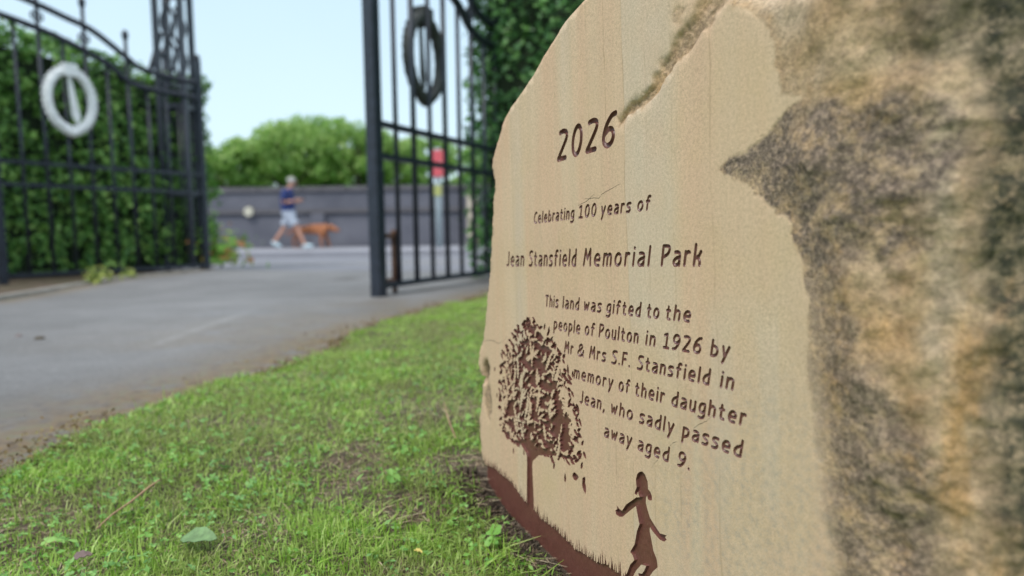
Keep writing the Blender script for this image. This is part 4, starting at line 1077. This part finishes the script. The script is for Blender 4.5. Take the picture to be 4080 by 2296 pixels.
# ------------------------------------------------------------------ bus stop sign
M_RED = simple_mat('red_sign', (.62, .10, .12), .4); M_WHITE = simple_mat('white_sign', (.75, .75, .75), .5)
M_YEL = simple_mat('yellow_sign', (.40, .42, .14), .5); M_POLE = simple_mat('pale_blue_grey_paint', (.34, .40, .42), .45)
sp = empty('sign_post', (-1.68, 16.0, -.06)); tag(sp, 'pale grey post with a red sign and small yellow panel beyond the right gate', 'sign post')
MB().tube([(0, 0, 0), (0, 0, 2.3)], .075, 12).build('pole', M_POLE, sp, True)
MB().box((-.135, -.115, 1.64), (.135, -.085, 2.24)).build('red_panel', M_RED, sp)
MB().box((-.10, -.119, 1.86), (.10, -.1155, 1.96)).build('white_band', M_WHITE, sp)
MB().box((-.085, -.10, 1.20), (.085, -.08, 1.44)).build('yellow_panel', M_YEL, sp)
cp = empty('stone_gatepost', (-1.02, 18.2, -.06)); tag(cp, 'short cream stone gatepost at the right end of the wall seen past the gate', 'gatepost')
MB().box((-.13, -.13, 0), (.13, .13, 1.55)).build('shaft', simple_mat('cream_stone', (.55, .48, .38), .8), cp)
MB().box((-.17, -.17, 1.552), (.17, .17, 1.66)).build('cap', M_COPING, cp)

# ------------------------------------------------------------------ man and dog
def skin(name, verts, edges_, radii, mat, parent, sub=2, root_i=0):
    me = bpy.data.meshes.new(name); me.from_pydata([Vector(v) for v in verts], edges_, []); me.update()
    o = bpy.data.objects.new(name, me); col.objects.link(o); o.parent = parent
    sk_ = o.modifiers.new('skin', 'SKIN'); 
    if not me.skin_vertices: 
        bpy.context.view_layer.objects.active = o
    for k, sv in enumerate(me.skin_vertices[0].data):
        r = radii[k]; sv.radius = (r, r) if not isinstance(r, tuple) else r; sv.use_root = (k == root_i)
    sk_.use_smooth_shade = True
    su_ = o.modifiers.new('sub', 'SUBSURF'); su_.levels = sub; su_.render_levels = sub
    me.materials.append(mat); return o
M_SKIN = simple_mat('skin', (.52, .27, .19), .55, 0, .05); M_NAVY = simple_mat('navy_cotton', (.022, .038, .14), .9, 0, .2)
M_SHORT = simple_mat('pale_grey_cotton', (.38, .42, .50), .9, 0, .1); M_HAIR = simple_mat('grey_hair', (.38, .37, .36), .8)
M_SHOE = simple_mat('pale_blue_trainers', (.50, .62, .68), .6); M_DOG = simple_mat('ginger_fur', (.38, .145, .065), .9, 0, .25, 30, .004, 120)
M_PHONE = simple_mat('phone_case', (.02, .02, .025), .3)
man = empty('person', (-5.40, 16.8, -.06)); tag(man, 'man in a navy T-shirt and pale grey shorts striding right while looking at his phone', 'person')
# x forward (right), y depth (away), z up
J = dict(pel=(-.03, 0, .93), waist=(-.045, 0, 1.08), chest=(-.04, 0, 1.30), neck=(.0, 0, 1.46), nk2=(.035, 0, 1.53), head=(.075, 0, 1.62), crownp=(.075, 0, 1.70),
         shR=(-.03, -.19, 1.40), elR=(-.10, -.23, 1.13), wrR=(.15, -.17, 1.16), shL=(-.03, .19, 1.40), elL=(-.04, .23, 1.13), wrL=(.18, .12, 1.17),
         hpR=(-.02, -.10, .88), knR=(.20, -.11, .50), anR=(.36, -.11, .10), hpL=(-.03, .10, .88), knL=(-.20, .10, .50), anL=(-.47, .10, .16),
         toR=(.50, -.11, .05), toL=(-.38, .10, .06))
order = ['pel', 'waist', 'chest', 'neck', 'nk2', 'head', 'crownp', 'shR', 'elR', 'wrR', 'shL', 'elL', 'wrL', 'hpR', 'knR', 'anR', 'hpL', 'knL', 'anL', 'toR', 'toL']
rad_ = dict(pel=.125, waist=.12, chest=.14, neck=.062, nk2=.055, head=.088, crownp=.070, shR=.062, elR=.043, wrR=.030, shL=.062, elL=.043, wrL=.030, hpR=.09, knR=.058, anR=.038, hpL=.09, knL=.058, anL=.038, toR=.03, toL=.03)
ix_ = {k: i for i, k in enumerate(order)}
ed_ = [('pel', 'waist'), ('waist', 'chest'), ('chest', 'neck'), ('neck', 'nk2'), ('nk2', 'head'), ('head', 'crownp'), ('chest', 'shR'), ('shR', 'elR'), ('elR', 'wrR'), ('chest', 'shL'), ('shL', 'elL'), ('elL', 'wrL'),
       ('pel', 'hpR'), ('hpR', 'knR'), ('knR', 'anR'), ('anR', 'toR'), ('pel', 'hpL'), ('hpL', 'knL'), ('knL', 'anL'), ('anL', 'toL')]
skin('body', [J[k] for k in order], [(ix_[a1], ix_[b1]) for a1, b1 in ed_], [rad_[k] for k in order], M_SKIN, man)
# hands: palm with five fingers each, closing on the phone
def hand(wr, to, side):
    wr = Vector(wr); to = Vector(to); d = (to - wr).normalized(); sdv = Vector((0, 0, 1)); lat = d.cross(sdv).normalized()
    v = [tuple(wr), tuple(wr + d * .05)]; e_ = [(0, 1)]; r_ = [.026, .032]
    for q, (off, ln2) in enumerate(((-.03, .065), (-.01, .075), (.01, .07), (.03, .055))):
        b0 = len(v); p0 = wr + d * .085 + sdv * off
        v += [tuple(p0), tuple(p0 + d * ln2 * .5 + lat * .008 * side), tuple(p0 + d * ln2 * .75 + lat * .03 * side)]; e_ += [(1, b0), (b0, b0 + 1), (b0 + 1, b0 + 2)]; r_ += [.0115, .0095, .008]
    b0 = len(v); v += [tuple(wr + d * .04 + sdv * .035 + lat * .02 * side), tuple(wr + d * .085 + sdv * .045 + lat * .04 * side)]; e_ += [(1, b0), (b0, b0 + 1)]; r_ += [.014, .011]
    skin('hand', v, e_, r_, M_SKIN, man, 1)
hand(J['wrR'], (.30, -.12, 1.18), 1); hand(J['wrL'], (.32, .02, 1.20), -1)
# face details
mb = MB(); mb.ball((.172, 0, 1.615), .017, 8, 6, (1.2, .8, 1.3)); mb.build('nose', M_SKIN, man, True)
for s_ in (-1, 1):
    MB().ball((.085 - .01, s_ * .088, 1.615), .026, 8, 6, (.7, .4, 1.2)).build('ear', M_SKIN, man, True)
    MB().ball((.153, s_ * .034, 1.64), .011, 8, 6).build('eye', M_PHONE, man, True)
MB().box((.154, -.024, 1.566), (.166, .024, 1.574)).build('mouth', M_RUST, man)
hb = MB(); hb.ball((.058, 0, 1.665), .103, 14, 10, (1.0, .95, .86)); hr_ = hb.build('hair', M_HAIR, man, True)
# shirt
def loft(mb, pts_, rad, n=16):
    base_ = len(mb.v)
    for (p, (rx_, ry_)) in zip(pts_, rad):
        for q in range(n):
            an = 2 * math.pi * q / n; mb.v.append((p[0] + rx_ * math.cos(an), p[1] + ry_ * math.sin(an), p[2] + .015 * math.cos(an) * (1 if p[2] > 1.3 else 0)))
    for k in range(len(pts_) - 1):
        for q in range(n): a0 = base_ + k * n + q; b0 = base_ + k * n + (q + 1) % n; mb.f.append((a0, b0, b0 + n, a0 + n))
mb = MB()
loft(mb, [(-.045, 0, .93), (-.05, 0, 1.0), (-.06, 0, 1.12), (-.055, 0, 1.26), (-.045, 0, 1.36), (-.03, 0, 1.42), (-.01, 0, 1.46), (.0, 0, 1.475)], [(.165, .20), (.168, .20), (.165, .20), (.158, .21), (.135, .205), (.11, .17), (.075, .09), (.065, .07)])
for sy in (-1, 1): mb.tube([(-.035, sy * .13, 1.40), (-.045, sy * .205, 1.375), (-.07, sy * .225, 1.28), (-.085, sy * .235, 1.19)], [.07, .085, .078, .076], 12, cap=False)
mb.build('shirt', M_NAVY, man, True)
mb = MB()
loft(mb, [(-.04, 0, .975), (-.04, 0, .90), (-.03, 0, .84), (-.02, 0, .80)], [(.155, .185), (.168, .195), (.168, .20), (.14, .19)])
mb.tube([(-.02, -.09, .88), (.05, -.11, .74), (.115, -.115, .63), (.145, -.115, .585)], [.125, .115, .11, .112], 14, cap=False)
mb.tube([(-.03, .09, .88), (-.10, .105, .74), (-.155, .105, .63), (-.175, .105, .585)], [.125, .115, .11, .112], 14, cap=False)
mb.build('shorts', M_SHORT, man, True)
for (x, y, z, tl) in ((.40, -.11, .04, .0), (-.43, .10, .085, -.5)):
    sb_ = MB(); v0 = []
    sb_.ball((0, 0, 0), .1, 14, 8, (1.45, .5, .52)); sh_ = sb_.build('shoe', M_SHOE, man, True); sh_.location = (x + .03, y, z + .03); sh_.rotation_euler = (0, -tl, 0)
ph = MB().box((-.006, -.04, -.075), (.006, .04, .075)).build('phone', M_PHONE); ph.parent = man; ph.location = (.335, -.02, 1.215); ph.rotation_euler = (0, R(50), 0)

dog = empty('dog', (-5.45, 17.25, -.06)); tag(dog, 'ginger brown dog walking right beside the man, head held level', 'dog')
dv = [(.12, 0, .50), (.30, 0, .47), (.52, 0, .49), (.74, 0, .50), (.84, 0, .53), (.95, 0, .50), (1.06, 0, .45), (1.13, 0, .43),   # hips..muzzle 0-7
      (.10, -.08, .40), (.02, -.08, .27), (-.03, -.08, .16), (.02, -.08, .03), (.06, -.08, .025),
      (.12, .08, .40), (.14, .08, .26), (.06, .08, .17), (.10, .08, .03), (.15, .08, .025),
      (.70, -.09, .36), (.68, -.09, .20), (.70, -.09, .035), (.74, -.09, .025),
      (.72, .09, .36), (.80, .09, .22), (.84, .09, .04), (.88, .09, .025),
      (.0, 0, .50), (-.12, 0, .42), (-.20, 0, .30)]
de = [(0, 1), (1, 2), (2, 3), (3, 4), (4, 5), (5, 6), (6, 7), (0, 8), (8, 9), (9, 10), (10, 11), (11, 12), (0, 13), (13, 14), (14, 15), (15, 16), (16, 17), (3, 18), (18, 19), (19, 20), (20, 21), (3, 22), (22, 23), (23, 24), (24, 25), (0, 26), (26, 27), (27, 28)]
dr = [.115, .105, .13, .145, .095, .085, .052, .035, .075, .05, .03, .024, .024, .075, .05, .03, .024, .024, .06, .036, .026, .026, .06, .036, .026, .026, .04, .032, .02]
skin('body', dv, de, dr, M_DOG, dog, 2, 2)
for s_ in (-1, 1):
    mesh_obj('ear', [(.93, s_ * .05, .57), (.99, s_ * .055, .56), (.95, s_ * .105, .47), (.93, s_ * .07, .50)], [(0, 1, 2), (0, 2, 3), (1, 3, 2), (0, 3, 1)], M_DOG, dog)
    MB().ball((1.03, s_ * .038, .49), .009, 8, 6).build('eye', M_PHONE, dog, True)
MB().ball((1.165, 0, .435), .018, 8, 6).build('nose', M_PHONE, dog, True)
MB().tube([(.875 + .02 * math.sin(q) * 0 + .0, .098 * math.cos(q), .53 + .098 * math.sin(q)) for q in np.linspace(0, 2 * math.pi, 17)], .012, 6, cap=False).build('collar', M_PHONE, dog, True)

# ------------------------------------------------------------------ lawn vegetation
def sample_lawn(n, ymin, ymax, seed, power=1.0, kmax=1.9):
    r = np.random.default_rng(seed)
    y = ymin * (ymax / ymin) ** r.random(n) if power else r.uniform(ymin, ymax, n)
    ext = np.minimum(kmax, .78 * y + .95)
    x = edge_x(y) - .004 + (ext) * r.random(n) ** 1.0
    keep = (x < .75 * y + .50)
    u_, w_ = stone_front_dist(x, y)
    keep &= ~((w_ < .004) & (u_ > -.02) & (w_ > -.25) & (u_ < .75))
    return x[keep], y[keep], u_[keep], w_[keep]
def bare(x, y, u_, w_):
    """0..1: bareness of the turf"""
    P = np.stack([x, y, np.zeros_like(x)], 1)
    n = fbm(P, 6.0, 4, 400)
    b = sstep(.28, .6, n) * .5
    for cx, cy, rx, ry, s in [(-.20, .80, .05, .09, .6), (-.27, .66, .05, .05, .5), (-.12, .69, .05, .04, .7), (-.42, .98, .09, .05, .5), (-.13, 1.0, .12, .10, .7), (-.42, .60, .08, .03, .4)]:
        b = np.maximum(b, s * (1 - sstep(.5, 1.1, np.hypot((x - cx) / rx, (y - cy) / ry) + .3 * n)))
    b = np.maximum(b, .93 * (1 - sstep(.012, .040, np.abs(w_) + .015 * n)) * (u_ > -.06) * (u_ < .3))
    b = np.maximum(b, .8 * (1 - sstep(.5, 1.0, np.hypot((x + .06) / .07, (y - .80) / .05))))
    return b
def blades(name, n, hmin, hmax, wid, seed, mat, lean=.8, flat=0.0, sel=None, ymin=.36, ymax=4.1, label=None):
    r = np.random.default_rng(seed)
    x, y, u_, w_ = sample_lawn(n, ymin, ymax, seed)
    b = bare(x, y, u_, w_)
    k = r.random(len(x)) < (sel(b))
    x, y = x[k], y[k]; n = len(x); z = lawn_z(x, y)
    P = np.stack([x, y, z], 1)
    clump = fbm(np.stack([x, y, 0 * x], 1), 11, 3, seed + 5)
    h = r.uniform(hmin, hmax, n) * (1 + .5 * clump) ; wd = wid * r.uniform(.6, 1.4, n) * (1 + .55 * np.clip(y - .7, 0, 3))
    az = r.uniform(0, 6.283, n); ln = lean * np.abs(r.normal(size=n)) * h + flat * h
    hz = h * (1 - flat) * np.clip(1 - .3 * (ln / h), .25, 1)
    dx, dy = np.cos(az), np.sin(az); px, py = -dy, dx
    tw = r.uniform(-.7, .7, n); 
    rows = []
    for t_, wf in ((0, .85), (.5, 1.0), (1, .08)):
        cx = x + dx * ln * t_ ** 1.7; cy_ = y + dy * ln * t_ ** 1.7; cz = z - .002 + hz * (t_ - .18 * t_ * t_ * (ln / h)) + (.002 if flat else 0)
        a_ = tw * t_; qx = px * np.cos(a_) + dx * np.sin(a_); qy = py * np.cos(a_) + dy * np.sin(a_)
        rows.append(np.stack([cx - qx * wd * wf / 2, cy_ - qy * wd * wf / 2, cz], 1)); rows.append(np.stack([cx + qx * wd * wf / 2, cy_ + qy * wd * wf / 2, cz + wd * .15], 1))
    V_ = np.stack(rows, 1).reshape(-1, 3); i = np.arange(n) * 6
    F_ = np.concatenate([np.stack([i + s, i + s + 1, i + s + 3, i + s + 2], 1) for s in (0, 2)])
    o = mesh_np(name, V_, F_, mat, smooth=True); tag(o, label, name.replace('_', ' '), kind='stuff'); return o
blades('grass', 400000, .005, .0160, .0011, 500, M_GRASS, 1.05, 0, lambda b: 1 - b, label='short mown green grass of the lawn beside the path')
blades('tall_grass', 5500, .015, .030, .0014, 501, M_GRASS, .8, 0, lambda b: (1 - b) * .8 + .15, ymax=1.6, label='longer curving grass blades in front of the stone')
blades('straw', 75000, .008, .022, .0010, 502, M_STRAW, .6, .75, lambda b: .25 + .75 * b, ymax=2.5, label='dry brown grass clippings lying between the green blades')

def clover(n, seed, ymin, ymax, smin, smax, name, label, mat):
    r = np.random.default_rng(seed); x, y, u_, w_ = sample_lawn(n, ymin, ymax, seed)
    b = bare(x, y, u_, w_); cl_ = fbm(np.stack([x, y, 0 * x], 1), 5, 3, 77)
    k = r.random(len(x)) < (1 - b) * sstep(-.35, .25, cl_); x, y = x[k], y[k]; n = len(x)
    z = lawn_z(x, y) + r.uniform(.006, .017, n); s = r.uniform(smin, smax, n); th = r.uniform(0, 6.283, n)
    tx, ty = r.normal(0, .3, n), r.normal(0, .3, n)
    V_ = []; F_ = []; prof = [(0, 0), (.35, .34), (.75, .50), (1.02, .30), (.93, 0), (1.02, -.30), (.75, -.50), (.35, -.34)]
    off = 0
    for l_ in range(3):
        a_ = th + l_ * 2.094
        ca, sa = np.cos(a_), np.sin(a_)
        ring_ = []
        for (p, q) in prof:
            lx = (p * ca - q * sa) * s; ly = (p * sa + q * ca) * s
            lz = tx * lx + ty * ly + abs(q) * s * .35 - p * p * s * .12
            ring_.append(np.stack([x + lx, y + ly, z + lz], 1))
        V_.append(np.stack(ring_, 1).reshape(-1, 3)); i = off + np.arange(n) * 8
        F_.append(np.stack([i, i + 1, i + 2, i + 3], 1)); F_.append(np.stack([i, i + 3, i + 4, i + 4], 1)[:, :4] * 0 + np.stack([i, i + 3, i + 4, i + 5], 1)); F_.append(np.stack([i, i + 5, i + 6, i + 7], 1))
        off += n * 8
    o = mesh_np(name, np.concatenate(V_), np.concatenate(F_), mat); tag(o, label, 'clover', kind='stuff'); return o
clover(5000, 600, .40, 1.5, .0028, .0050, 'clover', 'small three-leaved clover growing through the lawn', M_CLOVER)
clover(140, 601, .42, .85, .0065, .0095, 'large_clover', 'larger clover leaves in the foreground grass', M_CLOVER)

# small broad weed leaves
r = np.random.default_rng(700); x, y, u_, w_ = sample_lawn(9000, .4, 2.6, 700); b = bare(x, y, u_, w_); k = r.random(len(x)) < (1 - b) * .8; x, y = x[k], y[k]
pos = np.stack([x, y, lawn_z(x, y) + r.uniform(.003, .012, len(x))], 1); nor = np.tile([0, 0, 1.0], (len(x), 1))
v, f = leaves(len(x), pos, nor, np.full(len(x), .0034), .5, .45, 701)
tag(mesh_np('lawn_weeds', v, f, M_CLOVER), 'small broad weed leaves scattered low in the lawn', 'weeds', kind='stuff')

# moss and crumbs along the path edge
M_MOSS = leaf_mat('edge_moss', (.09, .06, .03), (.20, .125, .05), (.24, .22, .07), .1, .9)
r = np.random.default_rng(720); n = 3500; y = .6 * (4.4 / .6) ** r.random(n); x = edge_x(y) + .02 - np.abs(r.normal(0, .05, n)); P = np.stack([x, y, 0 * x], 1)
k = fbm(P, 9, 3, 721) > -.05; x, y = x[k], y[k]; pos = np.stack([x, y, .004 + r.uniform(0, .006, len(x))], 1)
v, f = leaves(len(x), pos, np.tile([0, 0, 1.0], (len(x), 1)), np.full(len(x), .0017) * (1 + .8 * y), .6, .6, 722)
tag(mesh_np('edge_moss', v, f, M_MOSS), 'brown and ochre moss along the edge of the tarmac', 'moss', kind='stuff')
# soil crumbs at the foot of the stone
r = np.random.default_rng(730); n = 5000; uu = r.uniform(-.03, .28, n); ww = np.abs(r.normal(0, .028, n)); ul = math.hypot(U.x, U.y)
x = A0.x + uu * U.x / ul - ww * Y_in.x; y = A0.y + uu * U.y / ul - ww * Y_in.y
pos = np.stack([x, y, lawn_z(x, y) + r.uniform(-.001, .003, n)], 1); v, f = leaves(n, pos, np.tile([0, 0, 1.0], (n, 1)), np.full(n, .0022), .8, 1.0, 731)
tag(mesh_np('soil_crumbs', v, f, M_SOIL), 'dark crumbly soil at the foot of the stone', 'soil', kind='stuff')

# ------------------------------------------------------------------ single things on the lawn
def flat_leaf(name, loc, L_, W_, rz, mat, label, cat, tiltx=.15, curl=.25, n=10):
    mb = MB()
    for i in range(n + 1):
        t_ = i / n; w_ = W_ * math.sin(math.pi * min(1, t_ * .97 + .015)) ** .75 * (1 - .25 * t_)
        zc = curl * L_ * math.sin(math.pi * t_) * .5
        for j in (-2, -1, 0, 1, 2):
            mb.v.append((L_ * (t_ - .5), w_ * j / 4, zc + abs(j) * w_ * .09 + .0008 * math.sin(i * 2.1 + j)))
    for i in range(n):
        for j in range(4):
            a0 = i * 5 + j; mb.f.append((a0, a0 + 5, a0 + 6, a0 + 1))
    th = len(mb.v); mb.v += [(p[0], p[1], p[2] - .0005) for p in mb.v[:th]]; mb.f += [tuple(reversed([q + th for q in f_])) for f_ in mb.f[:]]
    o = mb.build(name, mat, None, True); o.location = loc; o.rotation_euler = (tiltx, -.1, rz); tag(o, label, cat); return o
zl = lambda x, y: float(lawn_z(np.array([x]), np.array([y]))[0])
M_PALE = simple_mat('pale_leaf', (.13, .22, .085), .6, 0, .3, 160, .001, 300); M_BRN = simple_mat('brown_leaf', (.16, .11, .10), .7, 0, .2, 80)
M_YL = simple_mat('yellow_leaf', (.55, .45, .12), .6)
flat_leaf('fallen_leaf', (-.30, .625, zl(-.30, .625) + .014), .040, .024, -.25, M_PALE, 'large pale green leaf lying on the grass in the foreground', 'leaf', .28, .10)
flat_leaf('fallen_leaf', (-.395, .600, zl(-.395, .60) + .015), .017, .011, .5, M_BRN, 'small purple-brown leaf on the grass at lower left', 'leaf', .3)
flat_leaf('fallen_leaf', (-.088, .595, zl(-.088, .595) + .014), .011, .004, -.6, M_YL, 'tiny yellow leaf in the grass left of the stone foot', 'leaf', .3)
tw_ = [(-.415, .655, .012), (-.410, .675, .015), (-.405, .70, .014), (-.398, .722, .018), (-.392, .735, .020)]
o = MB().tube([(a1, b1, zl(a1, b1) + c1 + .004) for a1, b1, c1 in tw_], [.0007, .0010, .0011, .0012, .0008], 6).build('twig', simple_mat('twig_bark', (.35, .22, .13), .8), None, True); tag(o, 'thin light brown twig lying on the grass at left', 'twig')
o = MB().tube([(-.075, .86, zl(-.075, .86) + .004), (-.088, .90, zl(-.088, .9) + .016), (-.10, .96, zl(-.1, .96) + .024)], [.0010, .0010, .0006], 6).build('twig', bpy.data.materials['twig_bark'], None, True); tag(o, 'thin reddish stem leaning in the grass beside the far edge of the stone', 'twig')
for k, (x, y, s) in enumerate([(-1.30, 1.86, .011), (-1.40, 1.92, .008), (-1.31, 1.70, .007)]):
    mb = MB(); mb.ball((0, 0, 0), s, 8, 6, (1.3, 1, .5)); mb.v = [(p[0] * (1 + .2 * noise.noise((p[0] * 80, p[1] * 80, k))), p[1], p[2]) for p in mb.v]
    o = mb.build('pebble', M_BRN if k else M_SOIL, None, True); o.location = (x, y, .004 + s * .3); tag(o, ['largest dark pebble on the tarmac at far left', 'small brown pebble behind the dark one on the tarmac', 'smallest pebble nearest the camera on the left tarmac'][k], 'pebble')
# weeds by the kerb and at the hedge corner
def weed(loc, n, h, mat, label, seed, ls=.02):
    r = np.random.default_rng(seed); root = empty('weed', loc); tag(root, label, 'weed')
    mb = MB()
    for k in range(7):
        an = k * .9 + seed; mb.tube([(0, 0, 0), (math.cos(an) * h * .3, math.sin(an) * h * .3, h * .6), (math.cos(an) * h * .5, math.sin(an) * h * .5, h)], [.004, .003, .001], 5)
    mb.build('stem', M_HEDGE, root)
    pos = r.normal(size=(n, 3)) * np.array([h * .4, h * .4, h * .3]) + np.array([0, 0, h * .55]); pos[:, 2] = np.abs(pos[:, 2])
    v, f = leaves(n, pos, np.tile([0, -.4, 1.0], (n, 1)), ls, .5, .7, seed); o = mesh_np('leaf_cluster', v, f, mat, root); o['kind'] = 'stuff'
M_LIME = leaf_mat('lime_leaf', (.16, .22, .03), (.28, .34, .06), (.40, .42, .10), .3)
M_REDL = leaf_mat('reddish_leaf', (.12, .30, .03), (.20, .42, .05), (.55, .16, .07), .3)
weed((-2.52, 4.15, -.01), 90, .10, M_LIME, 'yellow-green weed growing by the kerb under the left gate', 3)
weed((-2.62, 4.65, -.01), 50, .07, M_LIME, 'smaller yellow-green weed farther along the kerb', 4)
weed((-2.70, 6.35, -.01), 220, .34, M_REDL, 'bright green plant with reddish leaves at the hedge corner', 5, .04)
